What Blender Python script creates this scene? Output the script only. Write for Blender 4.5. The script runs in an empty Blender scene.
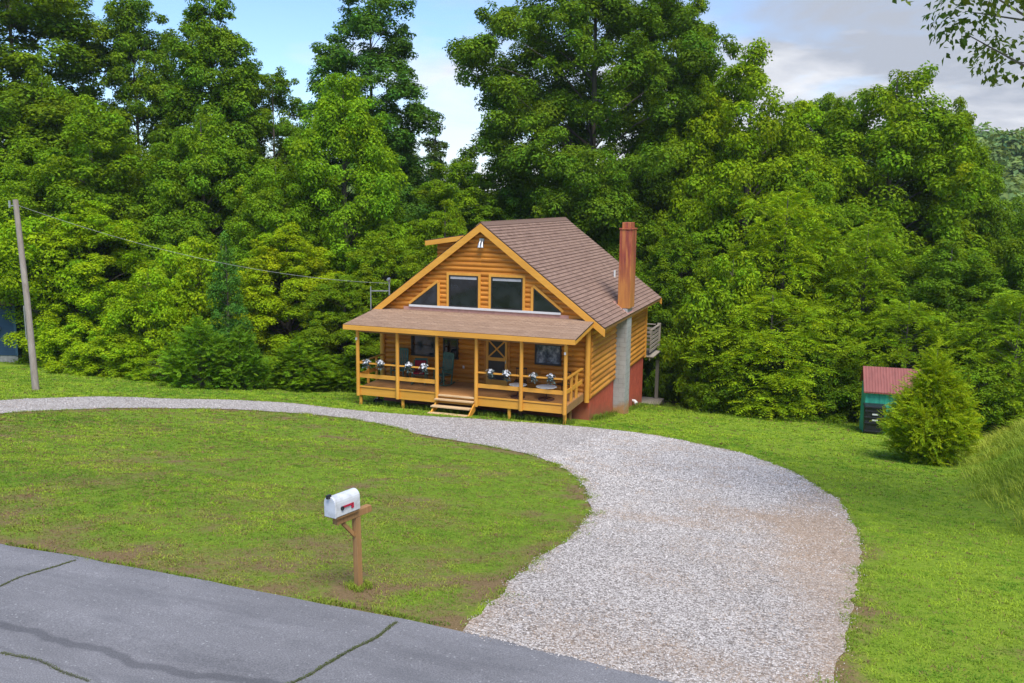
import bpy, math, random
import numpy as np
from mathutils import Vector, Matrix

scene = bpy.context.scene
COL = scene.collection
rng = np.random.default_rng(11)
R = math.radians

# ------------------------------------------------------------------ helpers
def tag(o, label=None, cat=None, group=None, kind=None):
    if label: o['label'] = label
    if cat: o['category'] = cat
    if group: o['group'] = group
    if kind: o['kind'] = kind
    return o

def thing(name, label, cat, loc=(0, 0, 0), rotz=0.0, group=None):
    o = bpy.data.objects.new(name, None)
    o.empty_display_size = .2
    COL.objects.link(o)
    o.location = loc
    o.rotation_euler = (0, 0, rotz)
    return tag(o, label, cat, group)

def copy_tree(o, parent=None):
    c = o.copy()
    COL.objects.link(c)
    c.parent = parent
    for ch in list(o.children):
        copy_tree(ch, c)
    return c

class MB:
    """collects shapes, then links them as one mesh object"""
    def __init__(self):
        self.v = []; self.f = []; self.uv = None
    def add(self, vs, fs):
        b = len(self.v)
        self.v.extend([tuple(map(float, p)) for p in vs])
        self.f.extend([tuple(b + i for i in f) for f in fs])
        return self
    def box(self, x0, y0, z0, x1, y1, z1):
        vs = [(x, y, z) for z in (z0, z1) for y in (y0, y1) for x in (x0, x1)]
        return self.add(vs, [(0, 2, 3, 1), (4, 5, 7, 6), (0, 1, 5, 4), (2, 6, 7, 3), (0, 4, 6, 2), (1, 3, 7, 5)])
    def beam(self, a, b, w, h, up=(0, 0, 1)):
        a = Vector(a); b = Vector(b); d = (b - a).normalized()
        up = Vector(up)
        s = d.cross(up)
        if s.length < 1e-4: s = d.cross(Vector((1, 0, 0)))
        s.normalize(); u = s.cross(d).normalized()
        vs = []
        for p in (a, b):
            for sx, sy in ((-1, -1), (1, -1), (1, 1), (-1, 1)):
                vs.append(p + s * sx * w / 2 + u * sy * h / 2)
        return self.add(vs, [(3, 2, 1, 0), (4, 5, 6, 7), (0, 1, 5, 4), (1, 2, 6, 5), (2, 3, 7, 6), (3, 0, 4, 7)])
    def tube(self, pts, rad, n=10, caps=True):
        pts = [Vector(p) for p in pts]
        if not hasattr(rad, '__len__'): rad = [rad] * len(pts)
        vs = []; fs = []
        ref = None
        for i, p in enumerate(pts):
            d = (pts[min(i + 1, len(pts) - 1)] - pts[max(i - 1, 0)]).normalized()
            if ref is None:
                ref = d.cross(Vector((0, 0, 1)))
                if ref.length < 1e-3: ref = Vector((1, 0, 0))
            s = (ref - d * ref.dot(d)).normalized(); t = d.cross(s)
            for k in range(n):
                a = 2 * math.pi * k / n
                vs.append(p + (s * math.cos(a) + t * math.sin(a)) * rad[i])
        for i in range(len(pts) - 1):
            for k in range(n):
                fs.append((i * n + k, i * n + (k + 1) % n, (i + 1) * n + (k + 1) % n, (i + 1) * n + k))
        if caps:
            fs.append(tuple(range(n - 1, -1, -1)))
            fs.append(tuple((len(pts) - 1) * n + k for k in range(n)))
        return self.add(vs, fs)
    def lathe(self, c, prof, n=20):
        vs = []; fs = []
        for r_, z in prof:
            for k in range(n):
                a = 2 * math.pi * k / n
                vs.append((c[0] + r_ * math.cos(a), c[1] + r_ * math.sin(a), c[2] + z))
        for i in range(len(prof) - 1):
            for k in range(n):
                fs.append((i * n + k, i * n + (k + 1) % n, (i + 1) * n + (k + 1) % n, (i + 1) * n + k))
        fs.append(tuple(range(n - 1, -1, -1)))
        fs.append(tuple((len(prof) - 1) * n + k for k in range(n)))
        return self.add(vs, fs)
    def prism(self, poly, y0, y1):
        """polygon in x,z extruded along y"""
        n = len(poly)
        vs = [(x, y0, z) for x, z in poly] + [(x, y1, z) for x, z in poly]
        fs = [tuple(range(n)), tuple(range(2 * n - 1, n - 1, -1))]
        for i in range(n):
            j = (i + 1) % n
            fs.append((i, i + n, j + n, j))
        return self.add(vs, fs)
    def quad(self, a, b, c, d):
        return self.add([a, b, c, d], [(0, 1, 2, 3)])
    def build(self, name, mat, parent=None, origin=(0, 0, 0), smooth=False, bevel=0.0):
        me = bpy.data.meshes.new(name)
        ox, oy, oz = origin
        me.from_pydata([(x - ox, y - oy, z - oz) for x, y, z in self.v], [], self.f)
        me.update()
        import bmesh
        bm = bmesh.new(); bm.from_mesh(me)
        bmesh.ops.recalc_face_normals(bm, faces=bm.faces[:])
        bm.to_mesh(me); bm.free()
        if mat: me.materials.append(mat)
        if smooth:
            me.polygons.foreach_set('use_smooth', [True] * len(me.polygons))
            me.set_sharp_from_angle(angle=R(40))
        o = bpy.data.objects.new(name, me)
        COL.objects.link(o)
        if bevel:
            m = o.modifiers.new('Bevel', 'BEVEL'); m.width = bevel; m.segments = 2; m.limit_method = 'ANGLE'
        if parent is not None:
            o.parent = parent
        else:
            o.location = origin
        return o

def mesh_np(name, verts, faces, mat, cols=None, parent=None, smooth=False, mat_idx=None):
    """fast mesh of triangles (or quads) from numpy arrays"""
    me = bpy.data.meshes.new(name)
    k = faces.shape[1]; nf = len(faces)
    me.vertices.add(len(verts)); me.loops.add(nf * k); me.polygons.add(nf)
    me.vertices.foreach_set('co', np.ascontiguousarray(verts, np.float32).ravel())
    me.loops.foreach_set('vertex_index', np.ascontiguousarray(faces, np.int32).ravel())
    me.polygons.foreach_set('loop_start', np.arange(0, nf * k, k, dtype=np.int32))
    me.polygons.foreach_set('loop_total', np.full(nf, k, np.int32))
    if smooth: me.polygons.foreach_set('use_smooth', np.ones(nf, bool))
    me.update(calc_edges=True)
    if cols is not None:
        a = me.attributes.new('Col', 'FLOAT_COLOR', 'POINT')
        c4 = np.ones((len(verts), 4), np.float32); c4[:, :3] = cols
        a.data.foreach_set('color', c4.ravel())
    if isinstance(mat, (list, tuple)):
        for m in mat: me.materials.append(m)
        if mat_idx is not None: me.polygons.foreach_set('material_index', mat_idx.astype(np.int32))
    elif mat: me.materials.append(mat)
    o = bpy.data.objects.new(name, me)
    COL.objects.link(o)
    if parent is not None: o.parent = parent
    return o

# ------------------------------------------------------------------ materials
def new_mat(name):
    m = bpy.data.materials.new(name); m.use_nodes = True
    nt = m.node_tree; nt.nodes.clear()
    out = nt.nodes.new('ShaderNodeOutputMaterial')
    b = nt.nodes.new('ShaderNodeBsdfPrincipled')
    nt.links.new(b.outputs[0], out.inputs['Surface'])
    return m, nt, b, out

def N(nt, t, **kw):
    n = nt.nodes.new(t)
    for k, v in kw.items():
        if k in n.inputs.keys() if hasattr(n.inputs, 'keys') else False:
            n.inputs[k].default_value = v
        else:
            setattr(n, k, v)
    return n

def noise(nt, vec, scale, detail=4, rough=.55, dist=0.0):
    n = nt.nodes.new('ShaderNodeTexNoise')
    n.inputs['Scale'].default_value = scale; n.inputs['Detail'].default_value = detail
    n.inputs['Roughness'].default_value = rough; n.inputs['Distortion'].default_value = dist
    if vec is not None: nt.links.new(vec, n.inputs['Vector'])
    return n.outputs['Fac']

def mapping(nt, vec, scale=(1, 1, 1), rot=(0, 0, 0)):
    n = nt.nodes.new('ShaderNodeMapping')
    n.inputs['Scale'].default_value = scale; n.inputs['Rotation'].default_value = rot
    nt.links.new(vec, n.inputs['Vector'])
    return n.outputs[0]

def ramp(nt, fac, stops):
    n = nt.nodes.new('ShaderNodeValToRGB')
    e = n.color_ramp.elements
    while len(e) > 1: e.remove(e[-1])
    e[0].position = stops[0][0]; e[0].color = tuple(stops[0][1]) + (1,)
    for p, c in stops[1:]:
        x = e.new(p); x.color = tuple(c) + (1,)
    nt.links.new(fac, n.inputs[0])
    return n.outputs['Color']

def mix(nt, fac, a, b, mode='MIX'):
    n = nt.nodes.new('ShaderNodeMix'); n.data_type = 'RGBA'; n.blend_type = mode
    for sock, v in ((n.inputs['Factor'], fac), (n.inputs['A'], a), (n.inputs['B'], b)) if False else ((n.inputs[0], fac), (n.inputs[6], a), (n.inputs[7], b)):
        if hasattr(v, 'links') or hasattr(v, 'is_linked'): nt.links.new(v, sock)
        elif isinstance(v, (tuple, list)): sock.default_value = tuple(v) + ((1,) if len(v) == 3 else ())
        else: sock.default_value = v
    return n.outputs[2]

def math_n(nt, op, a, b=0.0, clamp=False):
    n = nt.nodes.new('ShaderNodeMath'); n.operation = op; n.use_clamp = clamp
    for s, v in ((n.inputs[0], a), (n.inputs[1], b)):
        if hasattr(v, 'is_linked'): nt.links.new(v, s)
        else: s.default_value = v
    return n.outputs[0]

def bump(nt, b, h, strength=.4, dist=.02):
    n = nt.nodes.new('ShaderNodeBump')
    n.inputs['Strength'].default_value = strength; n.inputs['Distance'].default_value = dist
    nt.links.new(h, n.inputs['Height']); nt.links.new(n.outputs[0], b.inputs['Normal'])

def coord(nt, which='Object'):
    return nt.nodes.new('ShaderNodeTexCoord').outputs[which]

def wood(name, c0, c1, c2=None, axis='x', grain=9, rough=.5, spec=.3, scale=1.0, course=None):
    m, nt, b, _ = new_mat(name)
    co = coord(nt)
    s = {'x': (.35, grain, grain), 'y': (grain, .35, grain), 'z': (grain, grain, .35)}[axis]
    g = noise(nt, mapping(nt, co, tuple(x * scale for x in s)), 1.6, 5, .6, .6)
    big = noise(nt, co, .9 * scale, 3)
    col = ramp(nt, g, [(.25, c0), (.72, c1)])
    col = mix(nt, ramp(nt, big, [(.35, (0, 0, 0)), (.75, (.55, .55, .55))]), col, c2 or c0)
    if course:
        # every log has its own tone; knots are small dark spots
        sp = nt.nodes.new('ShaderNodeSeparateXYZ'); nt.links.new(co, sp.inputs[0])
        wn = nt.nodes.new('ShaderNodeTexWhiteNoise'); wn.noise_dimensions = '2D'
        cb = nt.nodes.new('ShaderNodeCombineXYZ')
        nt.links.new(math_n(nt, 'FLOOR', math_n(nt, 'DIVIDE', math_n(nt, 'SUBTRACT', sp.outputs[2], course[1]), course[0])), cb.inputs[0])
        run = math_n(nt, 'ADD', sp.outputs[0], sp.outputs[1])
        nt.links.new(math_n(nt, 'FLOOR', math_n(nt, 'MULTIPLY', run, .37)), cb.inputs[1])
        nt.links.new(cb.outputs[0], wn.inputs['Vector'])
        col = mix(nt, 1.0, col, ramp(nt, wn.outputs['Value'], [(0, (.74, .70, .66)), (1, (1.12, 1.12, 1.12))]), 'MULTIPLY')
        v = nt.nodes.new('ShaderNodeTexVoronoi'); v.inputs['Scale'].default_value = 2.3
        nt.links.new(mapping(nt, co, (.8, .8, 2.2)), v.inputs['Vector'])
        col = mix(nt, ramp(nt, v.outputs['Distance'], [(.05, (.75, .75, .75)), (.13, (0, 0, 0))]), col, (.16, .055, .014))
    nt.links.new(col, b.inputs['Base Color'])
    b.inputs['Roughness'].default_value = rough
    b.inputs['Specular IOR Level'].default_value = spec
    bump(nt, b, g, .25, .01)
    return m

def plain(name, c, rough=.5, metal=0.0, var=.15, vscale=6.0, spec=.4, bmp=0.0):
    m, nt, b, _ = new_mat(name)
    co = coord(nt)
    n1 = noise(nt, co, vscale, 4)
    lo = tuple(x * (1 - var) for x in c); hi = tuple(min(1, x * (1 + var)) for x in c)
    nt.links.new(ramp(nt, n1, [(.3, lo), (.7, hi)]), b.inputs['Base Color'])
    b.inputs['Roughness'].default_value = rough; b.inputs['Metallic'].default_value = metal
    b.inputs['Specular IOR Level'].default_value = spec
    if bmp: bump(nt, b, noise(nt, co, vscale * 6, 3), bmp, .01)
    return m

M = {}
M['log'] = wood('stained_log', (.51, .188, .022), (.69, .292, .04), (.39, .125, .015), 'x', 6, course=(.215, .56))
M['log_side'] = wood('stained_log_side', (.55, .225, .034), (.73, .345, .058), (.45, .17, .026), 'y', 6, course=(.24, .56))
M['trim'] = wood('stained_trim', (.66, .305, .042), (.80, .40, .062), (.57, .245, .034), 'x', 5)
M['trim_v'] = wood('stained_post', (.64, .295, .042), (.80, .40, .066), (.55, .235, .034), 'z', 5)
M['deck'] = wood('deck_boards', (.42, .19, .06), (.58, .30, .11), (.36, .15, .05), 'x', 4)
M['tread'] = wood('worn_tread', (.55, .36, .18), (.72, .52, .30), (.45, .27, .12), 'x', 4, .7)
M['grey_wood'] = wood('weathered_wood', (.28, .235, .19), (.44, .385, .32), (.23, .19, .15), 'z', 5, .8, .2)
M['pole'] = wood('pole_wood', (.24, .20, .17), (.40, .35, .31), (.17, .13, .10), 'z', 12, .85, .2)
M['soffit'] = plain('soffit_boards', (.30, .15, .05), .7)
M['post_wood'] = wood('mailbox_post_wood', (.27, .14, .055), (.42, .235, .095), (.20, .125, .075), 'z', 12, .75, .2, 2.0)
M['drip'] = plain('dark_drip_edge', (.05, .035, .03), .7)
M['white'] = plain('white_paint', (.64, .64, .63), .5, 0, .05)
M['flash'] = plain('roof_flashing', (.46, .25, .20), .6)
M['frame'] = plain('dark_frame', (.025, .022, .02), .4)
M['blind'] = plain('pale_blind', (.36, .37, .39), .6)
M['green_metal'] = plain('green_painted_wood', (.055, .13, .085), .45)
M['green_shed'] = plain('green_shed_panel', (.05, .42, .27), .5, 0, .2, 3)
M['red_cushion'] = plain('red_cushion', (.25, .008, .02), .8)
M['black'] = plain('black_plastic', (.018, .018, .022), .4)
M['blk_metal'] = plain('black_metal', (.02, .018, .017), .4, .3)
M['glass_white'] = plain('white_table_top', (.62, .64, .64), .15)
M['ring'] = plain('dark_red_metal', (.09, .03, .025), .5)
M['blue'] = plain('blue_siding', (.022, .058, .115), .6, 0, .12, 4)
M['bluetrim'] = plain('blue_trim', (.05, .11, .18), .6)
M['conc'] = plain('grey_block', (.33, .32, .30), .85, 0, .25, 8, .2, .3)
M['petal'] = plain('white_petals', (.68, .69, .72), .6, 0, .25, 30)
M['greyleaf'] = plain('grey_green_leaves', (.07, .11, .10), .6, 0, .4, 30)
M['pot'] = plain('dark_pot', (.05, .06, .065), .6)
M['galv'] = plain('galvanised_metal', (.42, .43, .44), .4, .7)
M['flag'] = plain('red_flag', (.42, .01, .045), .5)
M['cable'] = plain('cable', (.30, .31, .30), .5)
M['bark'] = wood('bark', (.10, .082, .066), (.22, .19, .155), (.07, .06, .05), 'z', 7, .9, .1)

def mat_mailbox():
    m, nt, b, _ = new_mat('mailbox_enamel')
    co = coord(nt)
    d = noise(nt, co, 9, 5, .6)
    nt.links.new(ramp(nt, d, [(.30, (.42, .43, .44)), (.55, (.60, .62, .65)), (.8, (.66, .68, .71))]), b.inputs['Base Color'])
    b.inputs['Roughness'].default_value = .35
    return m
M['mailbox'] = mat_mailbox()

def mat_glass():
    m, nt, b, _ = new_mat('window_glass')
    co = coord(nt)
    n1 = noise(nt, co, 1.1, 2)
    nt.links.new(ramp(nt, n1, [(.35, (.006, .008, .010)), (.7, (.028, .036, .042))]), b.inputs['Base Color'])
    b.inputs['Roughness'].default_value = .06
    b.inputs['Specular IOR Level'].default_value = .6
    return m
M['glass'] = mat_glass()
def mat_reflection_glass():
    m, nt, b, _ = new_mat('painted_reflection_glass')
    co = coord(nt)
    n1 = noise(nt, mapping(nt, co, (4, 4, 3)), 1.6, 3)
    nt.links.new(ramp(nt, n1, [(.38, (.03, .045, .07)), (.55, (.13, .17, .22)), (.7, (.34, .37, .40))]), b.inputs['Base Color'])  # mottled pale tones paint a reflection into the pane's colour
    b.inputs['Roughness'].default_value = .12
    return m
M['glass2'] = mat_reflection_glass()

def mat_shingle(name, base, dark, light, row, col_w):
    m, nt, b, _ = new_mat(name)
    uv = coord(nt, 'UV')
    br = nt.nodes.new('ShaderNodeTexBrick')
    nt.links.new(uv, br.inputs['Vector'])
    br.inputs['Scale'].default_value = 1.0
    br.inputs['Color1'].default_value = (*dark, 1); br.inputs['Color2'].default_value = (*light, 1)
    br.inputs['Mortar'].default_value = (*[x * .45 for x in dark], 1)  # dark joints also paint the shadow line under each shingle course
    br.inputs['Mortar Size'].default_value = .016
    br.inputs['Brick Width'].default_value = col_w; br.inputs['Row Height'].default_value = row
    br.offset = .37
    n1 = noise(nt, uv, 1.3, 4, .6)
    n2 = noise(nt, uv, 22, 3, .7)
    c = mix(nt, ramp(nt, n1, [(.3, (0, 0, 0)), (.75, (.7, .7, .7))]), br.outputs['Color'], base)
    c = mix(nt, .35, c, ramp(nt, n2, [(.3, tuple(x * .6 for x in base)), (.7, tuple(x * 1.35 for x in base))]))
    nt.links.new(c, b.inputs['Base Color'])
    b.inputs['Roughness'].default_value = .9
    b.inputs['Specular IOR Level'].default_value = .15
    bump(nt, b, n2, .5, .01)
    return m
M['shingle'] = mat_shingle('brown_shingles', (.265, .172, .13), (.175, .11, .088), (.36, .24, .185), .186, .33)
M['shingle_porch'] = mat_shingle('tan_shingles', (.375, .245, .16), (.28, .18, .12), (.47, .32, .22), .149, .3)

def mat_foundation():
    m, nt, b, _ = new_mat('red_block')
    co = coord(nt)
    n1 = noise(nt, co, 3.5, 4); n2 = noise(nt, mapping(nt, co, (1, 1, 2.5)), 2.0, 5, .65)
    c = ramp(nt, n1, [(.3, (.42, .065, .035)), (.7, (.56, .105, .055))])
    sep = nt.nodes.new('ShaderNodeSeparateXYZ')
    nt.links.new(co, sep.inputs[0])
    # clay splashed up onto the lowest part of the wall (follows the falling ground)
    h = math_n(nt, 'ADD', sep.outputs[2], math_n(nt, 'MULTIPLY', sep.outputs[1], .155))
    h = math_n(nt, 'ADD', h, math_n(nt, 'MULTIPLY', n2, -1.1))
    dirt = ramp(nt, math_n(nt, 'ADD', h, 1.55), [(.0, (.6, .6, .6)), (.5, (0, 0, 0))])
    c = mix(nt, dirt, c, (.26, .11, .055))
    nt.links.new(c, b.inputs['Base Color'])
    b.inputs['Roughness'].default_value = .8
    bump(nt, b, n1, .3, .01)
    return m
M['found'] = mat_foundation()

def mat_chimney_low():
    m, nt, b, _ = new_mat('grey_chimney_block')
    co = coord(nt)
    sep = nt.nodes.new('ShaderNodeSeparateXYZ'); nt.links.new(co, sep.inputs[0])
    cb = nt.nodes.new('ShaderNodeCombineXYZ')
    nt.links.new(math_n(nt, 'ADD', sep.outputs[0], sep.outputs[1]), cb.inputs[0]); nt.links.new(sep.outputs[2], cb.inputs[1])
    br = nt.nodes.new('ShaderNodeTexBrick'); nt.links.new(cb.outputs[0], br.inputs['Vector'])
    br.inputs['Scale'].default_value = 1; br.inputs['Brick Width'].default_value = .42; br.inputs['Row Height'].default_value = .21
    br.inputs['Mortar Size'].default_value = .012
    br.inputs['Color1'].default_value = (.36, .35, .34, 1); br.inputs['Color2'].default_value = (.30, .29, .275, 1); br.inputs['Mortar'].default_value = (.22, .21, .20, 1)
    n1 = noise(nt, co, 2.2, 5, .65)
    c = mix(nt, ramp(nt, n1, [(.35, (0, 0, 0)), (.7, (.7, .7, .7))]), br.outputs['Color'], (.46, .46, .46))
    n2 = noise(nt, co, 3.0, 4)
    st = ramp(nt, math_n(nt, 'ADD', math_n(nt, 'MULTIPLY', sep.outputs[2], 1.0), math_n(nt, 'ADD', math_n(nt, 'MULTIPLY', n2, -.8), 1.15)), [(.0, (.85, .85, .85)), (.3, (0, 0, 0))])
    c = mix(nt, st, c, (.42, .20, .05))
    nt.links.new(c, b.inputs['Base Color']); b.inputs['Roughness'].default_value = .9
    bump(nt, b, br.outputs['Fac'], -.4, .01)
    return m
M['chim_low'] = mat_chimney_low()
def mat_chimney_up():
    m, nt, b, _ = new_mat('rusty_red_chimney')
    co = coord(nt)
    n1 = noise(nt, mapping(nt, co, (5, 5, .45)), 1.5, 5, .6)
    sep = nt.nodes.new('ShaderNodeSeparateXYZ'); nt.links.new(co, sep.inputs[0])
    g = math_n(nt, 'MULTIPLY', math_n(nt, 'SUBTRACT', 5.6, sep.outputs[2]), .40)
    c = ramp(nt, n1, [(.3, (.17, .035, .025)), (.48, (.33, .065, .035)), (.62, (.50, .17, .05)), (.75, (.40, .10, .045))])
    f = math_n(nt, 'MULTIPLY', math_n(nt, 'ADD', g, math_n(nt, 'MULTIPLY', n1, .5)), .75, True)
    c = mix(nt, f, c, (.56, .24, .045))
    nt.links.new(c, b.inputs['Base Color']); b.inputs['Roughness'].default_value = .75
    bump(nt, b, n1, .3, .01)
    return m
M['chim_up'] = mat_chimney_up()

def mat_red_roof():
    m, nt, b, _ = new_mat('red_shed_roof')
    co = coord(nt)
    w = nt.nodes.new('ShaderNodeTexWave'); w.inputs['Scale'].default_value = 2.6; w.inputs['Distortion'].default_value = .3
    nt.links.new(co, w.inputs['Vector'])
    n1 = noise(nt, mapping(nt, co, (6, 1.2, 1.2)), 1.5, 4)
    c = mix(nt, .3, ramp(nt, n1, [(.3, (.19, .048, .036)), (.7, (.30, .085, .066))]), ramp(nt, w.outputs['Fac'], [(0, (.13, .035, .03)), (1, (.30, .09, .07))]))
    nt.links.new(c, b.inputs['Base Color']); b.inputs['Roughness'].default_value = .6
    bump(nt, b, w.outputs['Fac'], .5, .02)
    return m
M['red_roof'] = mat_red_roof()

def mat_ground():
    m, nt, b, _ = new_mat('lawn_soil')
    co = coord(nt)
    at = nt.nodes.new('ShaderNodeAttribute'); at.attribute_name = 'Col'
    sep = nt.nodes.new('ShaderNodeSeparateColor'); nt.links.new(at.outputs['Color'], sep.inputs[0])
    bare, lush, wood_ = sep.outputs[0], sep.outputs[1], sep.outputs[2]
    n1 = noise(nt, co, .9, 6, .65); n2 = noise(nt, co, 9, 5, .7); n3 = noise(nt, co, 45, 3, .7)
    green = ramp(nt, n2, [(.25, (.085, .15, .015)), (.5, (.15, .24, .022)), (.75, (.21, .295, .034))])
    lushc = ramp(nt, n2, [(.25, (.13, .21, .018)), (.5, (.205, .295, .025)), (.75, (.275, .35, .035))])
    g = mix(nt, lush, green, lushc)
    soil = ramp(nt, n3, [(.3, (.13, .07, .042)), (.7, (.30, .175, .11))])
    f = math_n(nt, 'ADD', math_n(nt, 'MULTIPLY', n1, .9), math_n(nt, 'MULTIPLY', n2, .7))
    f = math_n(nt, 'ADD', f, math_n(nt, 'SUBTRACT', bare, .56))
    f2 = ramp(nt, f, [(.40, (0, 0, 0)), (.72, (.85, .85, .85))])
    c = mix(nt, f2, g, soil)
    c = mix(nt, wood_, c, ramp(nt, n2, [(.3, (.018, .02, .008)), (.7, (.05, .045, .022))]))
    nt.links.new(c, b.inputs['Base Color']); b.inputs['Roughness'].default_value = .95
    b.inputs['Specular IOR Level'].default_value = .1
    bump(nt, b, math_n(nt, 'ADD', n2, math_n(nt, 'MULTIPLY', n3, .5)), .8, .05)
    return m
M['ground'] = mat_ground()

def mat_gravel():
    m, nt, b, _ = new_mat('pale_gravel')
    co = coord(nt)
    v = nt.nodes.new('ShaderNodeTexVoronoi'); v.inputs['Scale'].default_value = 30
    nt.links.new(co, v.inputs['Vector'])
    sepc = nt.nodes.new('ShaderNodeSeparateColor'); nt.links.new(v.outputs['Color'], sepc.inputs[0])
    stone = ramp(nt, sepc.outputs[0], [(0, (.23, .20, .18)), (.3, (.44, .40, .37)), (.6, (.58, .535, .495)), (1, (.76, .705, .66))])
    edge = ramp(nt, v.outputs['Distance'], [(.25, (1, 1, 1)), (.75, (.45, .43, .40))])
    stone = mix(nt, 1.0, stone, edge, 'MULTIPLY')
    at = nt.nodes.new('ShaderNodeAttribute'); at.attribute_name = 'Col'
    sep = nt.nodes.new('ShaderNodeSeparateColor'); nt.links.new(at.outputs['Color'], sep.inputs[0])
    n1 = noise(nt, co, 1.1, 6, .65); n2 = noise(nt, co, 6, 5, .7)
    f = math_n(nt, 'ADD', math_n(nt, 'ADD', math_n(nt, 'MULTIPLY', n1, .7), math_n(nt, 'MULTIPLY', n2, .5)), math_n(nt, 'SUBTRACT', sep.outputs[0], .62))
    tan = ramp(nt, n2, [(.3, (.27, .165, .09)), (.7, (.46, .31, .185))])
    c = mix(nt, ramp(nt, f, [(.2, (0, 0, 0)), (.75, (.6, .6, .6))]), stone, tan)
    big = noise(nt, co, .35, 3)
    c = mix(nt, 1.0, c, ramp(nt, big, [(.3, (.86, .85, .84)), (.7, (1.05, 1.04, 1.03))]), 'MULTIPLY')
    nt.links.new(c, b.inputs['Base Color']); b.inputs['Roughness'].default_value = .9
    b.inputs['Specular IOR Level'].default_value = .15
    bump(nt, b, v.outputs['Distance'], -.8, .02)
    return m
M['gravel'] = mat_gravel()

def mat_asphalt():
    m, nt, b, _ = new_mat('old_asphalt')
    co = coord(nt)
    n1 = noise(nt, co, .7, 5, .6); n2 = noise(nt, co, 60, 4, .75); n3 = noise(nt, mapping(nt, co, (.18, 1.1, 1)), 1.2, 4)
    c = ramp(nt, n2, [(.28, (.11, .107, .109)), (.5, (.198, .193, .194)), (.74, (.345, .335, .335))])
    c = mix(nt, 1.0, c, ramp(nt, n1, [(.3, (.80, .80, .81)), (.7, (1.1, 1.09, 1.1))]), 'MULTIPLY')
    c = mix(nt, 1.0, c, ramp(nt, n3, [(.3, (.84, .84, .84)), (.65, (1.05, 1.05, 1.05))]), 'MULTIPLY')
    v = nt.nodes.new('ShaderNodeTexVoronoi'); v.inputs['Scale'].default_value = 26
    nt.links.new(co, v.inputs['Vector'])
    sepc = nt.nodes.new('ShaderNodeSeparateColor'); nt.links.new(v.outputs['Color'], sepc.inputs[0])
    peb = math_n(nt, 'MULTIPLY', ramp(nt, sepc.outputs[0], [(.93, (0, 0, 0)), (.96, (1, 1, 1))]), ramp(nt, v.outputs['Distance'], [(.25, (1, 1, 1)), (.4, (0, 0, 0))]))
    c = mix(nt, math_n(nt, 'MULTIPLY', peb, .5), c, (.42, .41, .40))
    # dark tar streak along the lane, wandering
    sep = nt.nodes.new('ShaderNodeSeparateXYZ'); nt.links.new(co, sep.inputs[0])
    wob = noise(nt, mapping(nt, co, (1, 0, 0)), .55, 3)
    yy = math_n(nt, 'ADD', sep.outputs[1], math_n(nt, 'MULTIPLY', math_n(nt, 'SUBTRACT', wob, .5), .9))
    for y0, wd, st in ((TAR_Y, .06, .5), (TAR_Y - .42, .03, .22)):
        d = math_n(nt, 'ABSOLUTE', math_n(nt, 'SUBTRACT', yy, y0))
        fac = ramp(nt, math_n(nt, 'DIVIDE', d, wd * 2), [(.35, (st, st, st)), (.7, (0, 0, 0))])
        c = mix(nt, fac, c, (.055, .055, .06))
    pat = math_n(nt, 'MULTIPLY', ramp(nt, noise(nt, mapping(nt, co, (.5, 2.2, 1)), .9, 5, .6), [(.52, (0, 0, 0)), (.66, (.40, .40, .40))]), 1.0)
    c = mix(nt, pat, c, (.09, .09, .095))
    nt.links.new(c, b.inputs['Base Color']); b.inputs['Roughness'].default_value = .85
    b.inputs['Specular IOR Level'].default_value = .25
    bump(nt, b, n2, .5, .01)
    return m
TAR_Y = -25.35
M['asphalt'] = mat_asphalt()

def mat_leaf(name, trans=.3, rough=.5, spec=.25, tr_tint=(1.25, 1.2, .5)):
    m, nt, b, out = new_mat(name)
    at = nt.nodes.new('ShaderNodeAttribute'); at.attribute_name = 'Col'
    oi = nt.nodes.new('ShaderNodeObjectInfo')
    c = mix(nt, 1.0, at.outputs['Color'], oi.outputs['Color'], 'MULTIPLY')
    nt.links.new(c, b.inputs['Base Color'])
    b.inputs['Roughness'].default_value = rough; b.inputs['Specular IOR Level'].default_value = spec
    t = nt.nodes.new('ShaderNodeBsdfTranslucent')
    nt.links.new(mix(nt, 1.0, c, tr_tint, 'MULTIPLY'), t.inputs['Color'])
    ms = nt.nodes.new('ShaderNodeMixShader'); ms.inputs[0].default_value = trans
    nt.links.new(b.outputs[0], ms.inputs[1]); nt.links.new(t.outputs[0], ms.inputs[2])
    nt.links.new(ms.outputs[0], out.inputs['Surface'])
    return m
M['leaf'] = mat_leaf('leaves', .34, .65, .05, (1.3, 1.2, .45))
M['grass'] = mat_leaf('grass_blades', .25, .7, .08)

def vmat(name, rough=.9):
    m, nt, b, out = new_mat(name)
    at = nt.nodes.new('ShaderNodeAttribute'); at.attribute_name = 'Col'
    nt.links.new(at.outputs['Color'], b.inputs['Base Color'])
    b.inputs['Roughness'].default_value = rough; b.inputs['Specular IOR Level'].default_value = .2
    return m
M['stone'] = vmat('loose_stone')

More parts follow.
